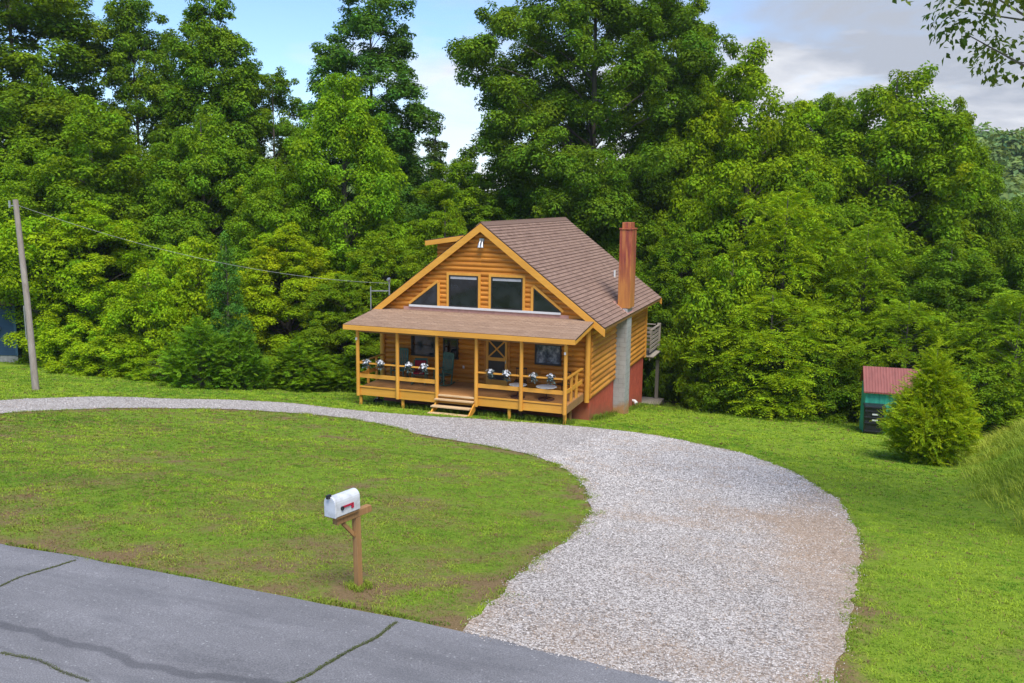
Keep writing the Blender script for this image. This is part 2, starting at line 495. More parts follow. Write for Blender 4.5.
# ------------------------------------------------------------------ terrain
def sstep(t):
    t = np.clip(t, 0, 1); return t * t * (3 - 2 * t)
def softmax2(a, b, k): return k * np.logaddexp(a / k, b / k)
def terr(x,y):
    x=np.asarray(x,float);y=np.asarray(y,float)
    line=-0.42-0.155*y
    z=-softmax2(-line,-3.24,.10)          # levels out at the road
    z=softmax2(z,-7.0,.6)                 # valley floor behind
    # grassy bank on the right
    z=z+2.3*sstep((x-12.5-0.10*np.abs(y+7))/4.2)*sstep((y+21)/7)*sstep((12-y)/12)
    # far hill
    az=np.arctan2(x-9,np.maximum(y+32,1))
    hh=3+13*sstep((az+.45)/.65)+2.5*np.sin(x/31+1.3)+2*np.sin(x/17+y/23)
    z=z+(hh+7)*sstep((y-75)/130)
    z=z+.035*np.sin(x*.9+.4*y)*np.sin(y*.7-.3*x+1)*sstep((-y-3)/4)*sstep((y+22.5)/3)
    return z

OUTER = [(-16.85, -12.5), (-17.02, -10.97), (-17.07, -8.96), (-16.48, -7.33), (-15.63, -5.76), (-13.86, -3.95), (-11.36, -2.21), (-7.88, -2.33), (-4.59, -1.61), (-1.7, -0.54), (0.2, -0.2), (2.91, -0.21), (4.99, -1.83), (6.85, -3.76), (8.34, -6.14), (9.32, -9.52), (9.92, -12.36), (10.03, -15.55), (10.01, -17.74), (9.85, -20.0), (9.7, -21.4), (9.58, -22.87), (9.49, -23.81)]
INNER = [(-13.55, -15.07), (-13.71, -13.72), (-14.06, -11.31), (-13.53, -9.39), (-12.34, -7.92), (-10.89, -6.02), (-8.6, -5.04), (-6.44, -5.22), (-3.94, -6.3), (-1.91, -7.59), (0.01, -8.24), (1.45, -8.8), (2.89, -10.66), (4.09, -12.8), (4.85, -14.83), (5.2, -16.42), (5.36, -18.1), (5.28, -19.32), (5.29, -20.83), (5.35, -22.0), (5.38, -22.77), (5.37, -23.28)]

def smooth_line(pts, n=6):
    p = np.array(pts, float); out = []
    for i in range(len(p) - 1):
        p0 = p[max(i - 1, 0)]; p1 = p[i]; p2 = p[i + 1]; p3 = p[min(i + 2, len(p) - 1)]
        for k in range(n):
            t = k / n
            out.append(.5 * ((2 * p1) + (-p0 + p2) * t + (2 * p0 - 5 * p1 + 4 * p2 - p3) * t * t + (-p0 + 3 * p1 - 3 * p2 + p3) * t ** 3))
    out.append(p[-1])
    return np.array(out)
ROAD_Y = -23.32
def road_edge(x): return ROAD_Y - .37 * sstep((np.asarray(x, float) - 4.6) / 4.2)
ROAD_Y2 = -30.2
outer = smooth_line([(-15.3, -23.2), (-16.2, -17.0)] + OUTER + [(9.42, -24.2)])
inner = smooth_line([(-12.0, -23.2), (-12.9, -18.0)] + INNER + [(5.36, -24.2)])
def rough_line(l, amp, seed):
    r_ = np.random.default_rng(seed)
    # resample at ~0.12 m with small irregular bites
    seg = np.r_[0, np.cumsum(np.linalg.norm(np.diff(l, axis=0), axis=1))]
    n = int(seg[-1] / .12); s = np.linspace(0, seg[-1], n)
    q = np.c_[np.interp(s, seg, l[:, 0]), np.interp(s, seg, l[:, 1])]
    t = np.gradient(q, axis=0); nrm = np.c_[-t[:, 1], t[:, 0]]; nrm /= np.linalg.norm(nrm, axis=1)[:, None] + 1e-9
    w = np.zeros(n)
    for wl, a in ((40, 1.0), (14, .7), (5, .55), (2, .4)):
        k = r_.normal(size=n // wl + 3)
        w += a * np.interp(np.arange(n) / wl, np.arange(len(k)), k)
    return q + nrm * (w * amp)[:, None]
outer_r = rough_line(outer, .065, 3); inner_r = rough_line(inner, .055, 4)
for q_ in (outer_r, inner_r): q_[:, 1] = np.maximum(q_[:, 1], road_edge(q_[:, 0]) - .12)
drive_poly = np.vstack([outer_r, inner_r[::-1]])

def in_poly(x, y, poly):
    x = np.asarray(x); y = np.asarray(y); c = np.zeros(x.shape, bool)
    px, py = poly[:, 0], poly[:, 1]; j = len(poly) - 1
    for i in range(len(poly)):
        cond = ((py[i] > y) != (py[j] > y))
        with np.errstate(divide='ignore', invalid='ignore'):
            xi = (px[j] - px[i]) * (y - py[i]) / (py[j] - py[i]) + px[i]
        c ^= cond & (x < xi); j = i
    return c
def dist_line(x, y, l):
    """distance from points to a polyline's points"""
    out = np.full(len(x), 1e9)
    for i in range(0, len(x), 20000):
        dx = x[i:i + 20000, None] - l[None, :, 0]; dy = y[i:i + 20000, None] - l[None, :, 1]
        out[i:i + 20000] = np.sqrt((dx * dx + dy * dy).min(1))
    return out

def vnoise(x, y, s, seed):
    """smooth 2-D value noise in 0..1"""
    r_ = np.random.default_rng(seed); t = r_.random((64, 64))
    u = x / s; v = y / s; i = np.floor(u).astype(int); j = np.floor(v).astype(int)
    fu = u - i; fv = v - j; fu = fu * fu * (3 - 2 * fu); fv = fv * fv * (3 - 2 * fv)
    g = lambda a, b: t[a % 64, b % 64]
    return (g(i, j) * (1 - fu) + g(i + 1, j) * fu) * (1 - fv) + (g(i, j + 1) * (1 - fu) + g(i + 1, j + 1) * fu) * fv

def bareness(x, y):
    """0 = thick grass, 1 = bare soil"""
    b = np.zeros(len(x)) + .0
    front = sstep((y + 23.6) / 1.0) * (x < 6.5)
    b += .30 * (1 - sstep((y + 23.25) / .55)) * (x < 7)
    b += .10 * (1 - sstep((y + 22.5) / 6)) * (x < 6)
    dl = np.minimum(dist_line(x, y, outer), dist_line(x, y, inner))
    b += .40 * (1 - sstep(dl / .65))
    b += .22 * (1 - sstep((y + 21.5) / 4)) * (x > 7)
    b += .45 * (1 - sstep(np.hypot(x - 3.6, y + 22.6) / .7))
    b += .26 * (vnoise(x, y, 2.1, 5) - .5) + .40 * (vnoise(x, y, .8, 6) - .5) + .40 * (vnoise(x, y, .34, 7) - .5)
    island = in_poly(x, y, drive_poly_full)
    b += np.where(island, .11, -.16)
    return b
drive_poly_full = np.vstack([inner, [(5.37, -23.4), (-12, -23.4)]])

def build_ground():
    # one sheet, fine near the house and coarse towards the horizon
    def axis(lo, hi, fine_lo, fine_hi, st):
        mid = list(np.arange(fine_lo, fine_hi + 1e-6, st))
        a = []; x = fine_hi; d = st
        while x < hi: d *= 1.22; x += d; a.append(x)
        b = []; x = fine_lo; d = st
        while x > lo: d *= 1.22; x -= d; b.append(x)
        return np.array(b[::-1] + mid + a)
    xs = axis(-1500, 1500, -36, 26, .4); ys = axis(-900, 1800, -34, 26, .4)
    X, Y = np.meshgrid(xs, ys)
    x = X.ravel(); y = Y.ravel(); z = terr(x, y)
    # sink the sheet a little under the road and the gravel so that their sheets lie clear on top
    v = np.c_[x, y, z]
    nx, ny = len(xs), len(ys)
    i = np.arange(nx - 1)[None, :] + nx * np.arange(ny - 1)[:, None]; i = i.ravel()
    f = np.c_[i, i + 1, i + nx + 1, i + nx]
    near = (x > -40) & (x < 30) & (y > -36) & (y < 30)
    col = np.zeros((len(x), 3)); col[near, 0] = np.clip(bareness(x[near], y[near]), 0, 1)
    lush = np.where(in_poly(x, y, drive_poly_full), .25, .9); col[:, 1] = lush
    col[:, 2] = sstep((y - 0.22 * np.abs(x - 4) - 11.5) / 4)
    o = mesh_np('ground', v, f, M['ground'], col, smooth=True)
    tag(o, kind='structure')
build_ground()

def sheet_from_poly(name, poly, mat, dz, grid=.5, cols=None):
    """triangulated sheet following the terrain: outline plus inner grid points"""
    from mathutils.geometry import delaunay_2d_cdt
    n = len(poly)
    x0, y0 = poly.min(0); x1, y1 = poly.max(0)
    gx, gy = np.meshgrid(np.arange(x0, x1, grid), np.arange(y0, y1, grid))
    gx = gx.ravel(); gy = gy.ravel()
    ins = in_poly(gx, gy, poly)
    gx = gx[ins]; gy = gy[ins]
    d = dist_line(gx, gy, poly); gx = gx[d > .15]; gy = gy[d > .15]
    pts = [Vector((float(a), float(b))) for a, b in poly] + [Vector((float(a), float(b))) for a, b in zip(gx, gy)]
    vs, es, fs, *_ = delaunay_2d_cdt(pts, [(i, (i + 1) % n) for i in range(n)], [], 2, 1e-4)
    vx = np.array([v.x for v in vs]); vy = np.array([v.y for v in vs])
    tri = np.array([f[:3] for f in fs])
    tri = tri[in_poly(vx[tri].mean(1), vy[tri].mean(1), poly)]
    z = terr(vx, vy) + dz
    col = cols(vx, vy) if cols else None
    return mesh_np(name, np.c_[vx, vy, z], tri, mat, col, smooth=True)

def gravel_dirt(x, y):
    d = np.zeros((len(x), 3))
    g = lambda cx, cy, sx, sy, a: a * np.exp(-((x - cx) / sx) ** 2 - ((y - cy) / sy) ** 2)
    b = g(9.3, -14.0, .8, 3.2, .75) + g(8.0, -14.2, 1.4, .8, .62) + g(6.6, -15.6, 1.3, .6, .6) + g(8.3, -17.5, 1.2, 1.6, .3) + g(7.2, -19.8, 1.6, .5, .3) + g(7.4, -22.4, 3.3, .8, .24) + g(8.2, -23.2, 3.0, .5, .36) + g(9.4, -18.5, .6, 4, .45)
    dl = np.minimum(dist_line(x, y, outer), dist_line(x, y, inner))
    b += .35 * (1 - sstep(dl / .55)) + .10 * g(4.6, -5.5, 2, 2, 1) + .15 * g(5, -3.0, 3, 1, 1)
    d[:, 0] = np.clip(b, 0, 1)
    return d
drv = sheet_from_poly('driveway', drive_poly, M['gravel'], .018, .45, gravel_dirt)
tag(drv, kind='structure')

def road_poly():
    xs = np.arange(-70, 60, .14)
    r_ = np.random.default_rng(8)
    w = np.zeros(len(xs))
    for wl, a in ((30, 1.), (9, .7), (3, .5)):
        k = r_.normal(size=len(xs) // wl + 3); w += a * np.interp(np.arange(len(xs)) / wl, np.arange(len(k)), k)
    top = np.c_[xs, road_edge(xs) + w * .035]
    bot = np.c_[xs[::-12], np.full(len(xs[::-12]), ROAD_Y2)]
    return np.vstack([top, bot])
rp = road_poly()
road = sheet_from_poly('road', rp, M['asphalt'], .03, .6)
tag(road, kind='structure')

# ------------------------------------------------------------------ grass
CAM = np.array([9.267, -32.497, 8.18])
def grass_mesh(name, x, y, h, w, lean, base_cols, label, cat='grass', n_blade=5, spread=.05, kind='stuff', bend_dir=None):
    k = len(x)
    x = np.repeat(x, n_blade) + rng.normal(0, spread, k * n_blade); y = np.repeat(y, n_blade) + rng.normal(0, spread, k * n_blade)
    h = np.repeat(h, n_blade) * rng.uniform(.55, 1.25, k * n_blade); w = np.repeat(w, n_blade) if hasattr(w, '__len__') else np.full(k * n_blade, w)
    keep = ~in_poly(x, y, drive_poly) & (y > road_edge(x) + .02) if name not in ('roadside_weeds', 'edge_grass') else np.ones(len(x), bool)
    c = np.repeat(base_cols, n_blade, axis=0) * rng.uniform(.75, 1.3, (k * n_blade, 1))
    x, y, h, w, c = x[keep], y[keep], h[keep], w[keep], c[keep]
    n = len(x); z = terr(x, y) - .005
    if name == 'roadside_weeds': z = z + .03
    az = rng.uniform(0, 2 * np.pi, n); ld = az + np.pi / 2 + rng.normal(0, .5, n)
    if bend_dir is not None:
        ld = bend_dir + rng.normal(0, 1.0, n)
    L = lean * rng.uniform(.3, 1.5, n) * h
    bx, by = np.cos(az) * w / 2, np.sin(az) * w / 2
    dx, dy = np.cos(ld) * L, np.sin(ld) * L
    p0 = np.c_[x - bx, y - by, z]; p1 = np.c_[x + bx, y + by, z]
    m0 = np.c_[x - bx * .8 + dx * .35, y - by * .8 + dy * .35, z + h * .62]; m1 = np.c_[x + bx * .8 + dx * .35, y + by * .8 + dy * .35, z + h * .62]
    t = np.c_[x + dx, y + dy, z + h * (1 - .25 * np.minimum(lean, 1.5))]
    v = np.stack([p0, p1, m0, m1, t], 1).reshape(-1, 3)
    b = np.arange(n)[:, None] * 5
    f = np.concatenate([b + [[0, 1, 3]], b + [[0, 3, 2]], b + [[2, 3, 4]]])
    col = np.repeat(c, 5, axis=0)
    o = mesh_np(name, v, f, M['grass'], col)
    tag(o, label, cat, kind=kind)
    return o

def sample_lawn():
    """grass tufts on the lawns, denser close to the road side"""
    xs = []; ys = []
    for (x0, x1, y0, y1, dens) in ((-14, 7, -23.4, -17, 260), (-24, 7, -17, -11, 120), (-30, 7, -11, 3, 50), (7, 20, -23.4, -17, 190), (7, 20, -17, -11, 110), (2, 22, -11, -2, 55), (-4, 24, -2, 14, 26), (-36, -9, 3, 10, 18)):
        n = int((x1 - x0) * (y1 - y0) * dens)
        xs.append(rng.uniform(x0, x1, n)); ys.append(rng.uniform(y0, y1, n))
    x = np.concatenate(xs); y = np.concatenate(ys)
    # keep what lies inside the camera's wide surroundings
    a = np.degrees(np.arctan2(-(x - CAM[0]), y - CAM[1]))
    keep = (a > -18) & (a < 58)
    keep &= ~((x > -9.4) & (x < .3) & (y > -.1))
    x, y = x[keep], y[keep]
    bare = bareness(x, y)
    keep = rng.random(len(x)) > np.clip((bare - .18) * 1.9, 0, .9)
    return x[keep], y[keep], bare[keep]
gx, gy, gb = sample_lawn()
isl = in_poly(gx, gy, drive_poly_full)
dist = np.hypot(gx - CAM[0], gy - CAM[1])
n1 = vnoise(gx, gy, 1.6, 21); n2 = vnoise(gx, gy, .5, 22); n3 = vnoise(gx, gy, 6, 23)
gc = np.zeros((len(gx), 3))
mixv = np.clip(.2 + .7 * n1 + 1.1 * (n2 - .5) + 1.0 * (vnoise(gx, gy, .2, 24) - .5), 0, 1)[:, None]
ga = np.where(isl, 1.08, 1.3)[:, None] * np.array([.092, .19, .014]); gbright = np.where(isl, 1.08, 1.14)[:, None] * np.array([.265, .365, .028]); gdry = np.array([.27, .20, .07])
gc = ga * (1 - mixv) + gbright * mixv
dry = np.clip((gb + .25 * (n3 - .5)) * 1.9 - .12, 0, .8)[:, None] * np.where(isl, 1, .35)[:, None] * (rng.random((len(gx), 1)) * .9 + .25)
gc = gc * (1 - np.clip(dry, 0, 1)) + gdry * np.clip(dry, 0, 1)
fleck = rng.random(len(gx)) < np.where(isl, .24, .06)
gc[fleck] = np.array([.24, .15, .075]) * rng.uniform(.6, 1.2, (fleck.sum(), 1))
gh = (.026 + .036 * n2 * vnoise(gx, gy, .23, 25)) * np.where(isl, .95, 1.2) * np.clip(dist / 22, .9, 1.6)
grass_mesh('lawn_grass', gx, gy, gh, .0095 * np.clip(dist / 12, 1, 3.0), 1.35, gc, 'short patchy mown grass of the front and side lawns', 'grass', 6, .045)

# tall grass on the bank
n = 9000
bx = rng.uniform(12.4, 21, n); by = rng.uniform(-17.5, 4, n)
pr = sstep((bx - 12.6 - .10 * np.abs(by + 7)) / 1.2) * sstep((by + 18) / 5)
k = rng.random(n) < pr
bx, by = bx[k], by[k]
m1 = vnoise(bx, by, 1.1, 31)[:, None]
bc = np.array([.20, .32, .03]) * (1 - m1) + np.array([.46, .49, .07]) * m1
grass_mesh('tall_bank_grass', bx, by, np.full(len(bx), .30) * (0.5 + .8 * m1[:, 0]), .016, 1.0, bc, 'long pale grass leaning down the bank on the right', 'grass', 6, .10, bend_dir=math.pi * 1.15)

# ragged grass creeping over the rims of the gravel and the road
def rim(l, n):
    i = rng.integers(0, len(l), n); return l[i, 0] + rng.normal(0, .10, n), l[i, 1] + rng.normal(0, .10, n)
e1 = rim(outer_r, 2600); e2 = rim(inner_r, 2200)
ex = np.r_[e1[0], e2[0], rng.uniform(-9, 5.2, 700)]; ey = np.r_[e1[1], e2[1], ROAD_Y + .04 + np.abs(rng.normal(0, .05, 700))]
pa = rng.uniform(0, 6.28, 60); pr_ = rng.uniform(.05, .22, 60); post_x, post_y = 3.61 + pr_ * np.cos(pa), -22.51 + pr_ * np.sin(pa)
kk = (vnoise(ex, ey, .5, 61) > .42) & (ey > road_edge(ex) - .02) & (np.hypot(ex - CAM[0], ey - CAM[1]) > 8)
ex, ey = np.r_[ex[kk], post_x], np.r_[ey[kk], post_y]; m1 = vnoise(ex, ey, .4, 62)[:, None]
grass_mesh('edge_grass', ex, ey, .03 + .05 * m1[:, 0], .011, 1.0, np.array([.085, .16, .016]) * (1 - m1) + np.array([.24, .30, .035]) * m1, 'ragged grass along the rims of the driveway', 'grass', 6, .035)

# rough grass along the house, fence line and wood edge
n = 5200
bx = rng.uniform(-30, 22, n); by = rng.uniform(-2, 17, n)
edge = by - (12.2 + .18 * np.abs(bx - 4))
edge2 = by - (4.2 - .19 * (bx + 9))
k = ((np.abs(edge) < 2.4) & (bx > .6)) | ((np.abs(edge2) < 2.0) & (bx < -9.5))
bx2 = np.r_[bx[k], rng.uniform(-9, .3, 420), np.full(260, .34) + rng.normal(0, .12, 260)]; by2 = np.r_[by[k], rng.uniform(-.05, .8, 420), rng.uniform(2.7, 14, 260)]
m1 = vnoise(bx2, by2, 1.3, 33)[:, None]
bc = np.array([.09, .16, .016]) * (1 - m1) + np.array([.17, .23, .025]) * m1
grass_mesh('rough_grass', bx2, by2, .16 + .2 * m1[:, 0], .014, .8, bc, 'rough unmown grass along the tree line and under the cabin', 'grass', 6, .10)

# weeds in the road's cracks
CR = [((-0.37, -24.68), (-0.24, -23.42), 300), ((1.09, -25.81), (2.4, -25.95), 200), ((4.64, -23.47), (4.32, -25.29), 420)]
wx = []; wy = []
for (xa, ya), (xb, yb), dens in CR:
    Lc = math.hypot(xb - xa, yb - ya); n = int(Lc * dens)
    t = rng.random(n); wob = .16 * (vnoise(t * Lc, t * 0 + 3.3, .5, 41) - .5) * 2
    clump = vnoise(t * Lc, t * 0 + 7.7, .35, 42)
    kk = clump > .62
    ux, uy = (xb - xa) / Lc, (yb - ya) / Lc
    wx.append((xa + (xb - xa) * t - uy * wob)[kk]); wy.append((ya + (yb - ya) * t + ux * wob)[kk])
wx = np.concatenate(wx); wy = np.concatenate(wy)
m1 = vnoise(wx, wy, .4, 43)[:, None]
grass_mesh('roadside_weeds', wx, wy, np.full(len(wx), .016), .008, .9, np.array([.07, .10, .022]) * (1 - m1) + np.array([.13, .15, .04]) * m1, 'thin weeds growing in the cracks of the road', 'weeds', 4, .012)
cr = MB()
for (xa, ya), (xb, yb), dens in CR:
    Lc = math.hypot(xb - xa, yb - ya); nn = int(Lc / .08); t = np.linspace(0, 1, nn)
    wob = .16 * (vnoise(t * Lc, t * 0 + 3.3, .5, 41) - .5) * 2
    ux, uy = (xb - xa) / Lc, (yb - ya) / Lc
    X = xa + (xb - xa) * t - uy * wob; Y = ya + (yb - ya) * t + ux * wob
    W = .003 + .006 * vnoise(t * Lc, t * 0 + 1.1, .2, 44)
    for i in range(nn - 1):
        pts = []
        for j, s in ((i, 1), (i, -1), (i + 1, -1), (i + 1, 1)):
            px_, py_ = X[j] - uy * W[j] * s, Y[j] + ux * W[j] * s
            pts.append((px_, py_, float(terr(px_, py_)) + .036))
        cr.quad(*pts)
M['crack'] = plain('soil_in_cracks', (.10, .095, .08), .95)
tag(cr.build('road_crack', M['crack']), kind='structure')

# loose stones on the gravel
def stones():
    n = 105000
    x = np.r_[rng.uniform(2, 10.4, n * 4), rng.uniform(-18, 5, n)]; y = np.r_[-24.2 + 24 * rng.random(n * 4) ** 1.55, rng.uniform(-13, 0, n)]; sh_ = rng.permutation(len(x)); x, y = x[sh_], y[sh_]
    k = in_poly(x, y, drive_poly); x, y = x[k][:n], y[k][:n]
    # a few strays over the edges
    n = len(x)
    x = x + rng.normal(0, .05, n); y = np.maximum(y + rng.normal(0, .05, n), road_edge(x) - .02 - .25 * rng.random(n) ** 5)
    r_ = rng.uniform(.006, .0145, n) * np.clip(np.hypot(x - CAM[0], y - CAM[1]) / 15, .8, 1.5)
    z = terr(x, y) + np.where(y < road_edge(x), .034, .022)
    o6 = np.array([[1, 0, 0], [0, 1, 0], [-1, 0, 0], [0, -1, 0], [0, 0, .7], [0, 0, -.7]], float)
    a = rng.uniform(0, 6.28, n); ca, sa = np.cos(a), np.sin(a)
    s = rng.uniform(.6, 1.4, (n, 3))
    v = o6[None] * s[:, None] * r_[:, None, None]
    v = np.stack([v[..., 0] * ca[:, None] - v[..., 1] * sa[:, None], v[..., 0] * sa[:, None] + v[..., 1] * ca[:, None], v[..., 2]], -1)
    v += np.c_[x, y, z][:, None]
    fs = np.array([[0, 1, 4], [1, 2, 4], [2, 3, 4], [3, 0, 4]])
    f = (np.arange(n)[:, None, None] * 6 + fs[None]).reshape(-1, 3)
    gd = gravel_dirt(x, y)[:, 0]; dirty = np.clip(gd * .95 + .8 * (vnoise(x, y, .55, 51) - .5) + .5 * (vnoise(x, y, .16, 52) - .5), 0, .85)[:, None]
    g = rng.choice([.19, .34, .48, .59, .72], n, p=[.17, .20, .27, .23, .13])
    c = g[:, None] * np.array([.98, .90, .83]) * rng.uniform(.9, 1.1, (n, 1))
    dirty = np.where(rng.random((n, 1)) < dirty * 1.1, .35 + .45 * rng.random((n, 1)), .12 * dirty)
    c = c * (1 - dirty) + np.array([.38, .255, .15]) * rng.uniform(.5, 1.3, (n, 1)) * dirty
    o = mesh_np('gravel_stones', v.reshape(-1, 3), f, M['stone'], np.repeat(c, 6, axis=0))
    tag(o, 'loose pale crushed stones lying on the driveway', 'gravel', kind='stuff')
stones()

# ------------------------------------------------------------------ the cabin
CO = (-4.57, 8.0, -.5)
cabin = thing('log_cabin', 'golden brown log cabin with a steep brown shingle roof and a full width front porch', 'cabin', CO)
def P(mb, name, mat, parent=None, **kw):
    return mb.build(name, mat, parent or cabin, CO, **kw)
XL, XR, YF, YB, XC = -9.34, .2, 2.67, 13.85, -4.57
ZL = .06
ZP, ZE, XE = 7.15, 3.07, .8
SL = (ZP - ZE) / (XE - XC)
def roof_z(x): return ZP - SL * abs(x - XC)

def arc(bulge, h, n=5):
    return [(bulge * math.sin(math.pi * (i / n)) ** .8 if 0 < i < n else 0.0, h * i / n) for i in range(n + 1)]
def log_courses(mb, a, b, z0, z1, h, nrm, span=None, bulge=.065):
    """half round logs from a to b (x,y), outward normal nrm; span(zmid) -> (s0,s1) clip in metres"""
    ax, ay = a; bx_, by_ = b; L = math.hypot(bx_ - ax, by_ - ay); ux, uy = (bx_ - ax) / L, (by_ - ay) / L
    z = z0; i = 0
    while z < z1 - .02:
        hh = min(h, z1 - z)
        s0, s1 = (0, L) if span is None else span(z + hh * .9)
        if s1 - s0 > .15:
            prof = arc(bulge * (hh / h), hh)
            vs = []
            for s in (s0, s1):
                for o, zz in prof:
                    vs.append((ax + ux * s + nrm[0] * o, ay + uy * s + nrm[1] * o, z + zz))
            m = len(prof); fs = [(k, k + 1, k + 1 + m, k + m) for k in range(m - 1)]
            fs += [tuple(range(m)), tuple(range(2 * m - 1, m - 1, -1)), (0, m, 2 * m - 1, m - 1)]
            mb.add(vs, fs)
        z += h; i += 1
# walls: backing plus log courses
TW = 3.30
w = MB(); w.box(XL + .02, YF + .02, ZL, XR - .02, YF + .16, TW); log_courses(w, (XL, YF), (XR, YF), ZL, TW, .215, (0, -1))
P(w, 'log_wall', M['log'])
w = MB(); w.box(XR - .16, YF + .17, ZL, XR - .02, YB - .17, TW); log_courses(w, (XR, YF + .02), (XR, YB - .02), ZL, TW, .24, (1, 0), bulge=.08)
P(w, 'log_wall', M['log_side'])
w = MB(); w.box(XL + .02, YF + .17, ZL, XL + .16, YB - .17, TW); log_courses(w, (XL, YF + .02), (XL, YB - .02), ZL, TW, .24, (-1, 0))
P(w, 'log_wall', M['log_side'])
w = MB(); w.box(XL + .02, YB - .16, ZL, XR - .02, YB - .02, TW); log_courses(w, (XL, YB), (XR, YB), ZL, TW, .24, (0, 1))
P(w, 'log_wall', M['log'])
# gables
def gspan(z):
    hw = (ZP - .22 - z) / SL
    return (max(0, XC - hw - XL), min(XR - XL, XC + hw - XL))
for y, s in ((YF, -1), (YB, 1)):
    g = MB()
    zz = TW + .003
    hw = (ZP - .22 - zz) / SL
    g.prism([(XC - hw, zz), (XC + hw, zz), (XC, ZP - .22)], y - s * .02, y - s * .15)
    log_courses(g, (XL, y), (XR, y), zz, ZP - .3, .20, (0, s), gspan, .06)
    P(g, 'gable_wall', M['log'])
# corner posts
for x, y in ((XR - .10, YF - .10), (XR + .015, YB - .04), (XL + .10, YF - .10), (XL - .015, YB - .04)):
    c = MB()
    if y < 5: c.tube([(x, y, -.06), (x, y, 3.05)], .11, 12)
    else: c.box(x - .09, y - .09, -.0, x + .09, y + .09, 3.2)
    P(c, 'corner_post', M['trim_v'], smooth=True)
# foundation
fd = MB()
for (x0, y0, x1, y1) in ((XL + .06, YF + .05, XR - .03, YF + .25), (XR - .23, YF + .25, XR - .03, YB - .25), (XL + .06, YF + .25, XL + .26, YB - .25), (XL + .06, YB - .25, XR - .03, YB - .05)):
    fd.box(x0, y0, -3.6, x1, y1, ZL + .01)
P(fd, 'foundation', M['found'])

# roofs with real shingle courses
def course_roof(eave_a, eave_b, top_a, top_b, n, lift, name, mat, thick=.10, soffit=None):
    ea, eb, ta, tb = map(Vector, (eave_a, eave_b, top_a, top_b))
    nrm = (eb - ea).cross(ta - ea).normalized()
    if nrm.z < 0: nrm = -nrm
    Lu = (eb - ea).length; Lv = (ta - ea).length
    verts = []; faces = []; uvs = []
    r_ = random.Random(5)
    for i in range(n):
        t0 = i / n; t1 = (i + 1) / n
        a0 = ea.lerp(ta, t0); b0 = eb.lerp(tb, t0); a1 = ea.lerp(ta, t1); b1 = eb.lerp(tb, t1)
        j = r_.uniform(-.004, .004)
        lo = nrm * (lift + j); hi = nrm * .002
        b = len(verts)
        verts += [a0, b0, a0 + lo, b0 + lo, b1 + hi, a1 + hi]
        faces += [(b, b + 1, b + 3, b + 2), (b + 2, b + 3, b + 4, b + 5)]
        v0, v1 = t0 * Lv, t1 * Lv
        uvs += [(0, v0), (Lu, v0), (Lu, v0 + .01), (0, v0 + .01), (0, v0 + .01), (Lu, v0 + .01), (Lu, v1), (0, v1)]
    # underlay slab
    b = len(verts); dn = -nrm * thick
    verts += [ea - nrm * .002, eb - nrm * .002, tb - nrm * .002, ta - nrm * .002, ea + dn, eb + dn, tb + dn, ta + dn]
    for f in ((7, 6, 5, 4), (0, 1, 2, 3), (0, 4, 5, 1), (1, 5, 6, 2), (2, 6, 7, 3), (3, 7, 4, 0)):
        faces.append(tuple(b + q for q in f)); uvs += [(0, 0), (Lu, 0), (Lu, Lv), (0, Lv)]
    me = bpy.data.meshes.new(name)
    me.from_pydata([(p.x - CO[0], p.y - CO[1], p.z - CO[2]) for p in verts], [], faces)
    uvl = me.uv_layers.new(name='UVMap')
    for li, uvc in enumerate(uvs): uvl.data[li].uv = uvc
    me.materials.append(mat)
    if soffit:
        me.materials.append(soffit); me.materials.append(M['drip'])
        me.polygons[len(faces) - 6].material_index = 1
        for q in (1, 2, 3, 4):
            me.polygons[len(faces) - q].material_index = 2
    me.update()
    o = bpy.data.objects.new(name, me); COL.objects.link(o); o.parent = cabin
    return o
Y0, Y1 = YF - .235, YB + 1.05
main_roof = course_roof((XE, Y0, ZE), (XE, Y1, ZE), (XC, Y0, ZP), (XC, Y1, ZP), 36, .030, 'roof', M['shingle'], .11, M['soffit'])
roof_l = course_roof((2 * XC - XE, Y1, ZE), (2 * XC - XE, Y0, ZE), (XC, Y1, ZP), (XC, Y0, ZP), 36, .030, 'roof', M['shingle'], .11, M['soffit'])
rc = MB()
rc.beam((XC + .09, Y0 - .01, ZP - .05), (XC + .09, Y1 + .01, ZP - .05), .28, .035, (math.sin(math.atan(SL)), 0, math.cos(math.atan(SL))))
rc.beam((XC - .09, Y0 - .01, ZP - .05), (XC - .09, Y1 + .01, ZP - .05), .28, .035, (-math.sin(math.atan(SL)), 0, math.cos(math.atan(SL))))
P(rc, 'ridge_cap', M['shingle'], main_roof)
# rake boards (front and back), eave edges
for y in (Y0 - .035, Y1 + .035):
    for s in (1, -1):
        rb = MB()
        xe = XC + s * (XE - XC + .03)
        p = [(XC, ZP - .035), (xe, ZE - .06), (xe, ZE - .06 - .30), (XC, ZP - .035 - .33)]
        rb.prism(p, y - .025, y + .025)
        P(rb, 'rake_board', M['trim'])
# roof drip edge
for s in (1, -1):
    de = MB(); xe = XC + s * (XE - XC)
    de.beam((xe - s * .05, Y0 + .04, ZE - .07), (xe - s * .05, Y1 - .04, ZE - .07), .05, .14)
    P(de, 'eave_board', M['soffit'])
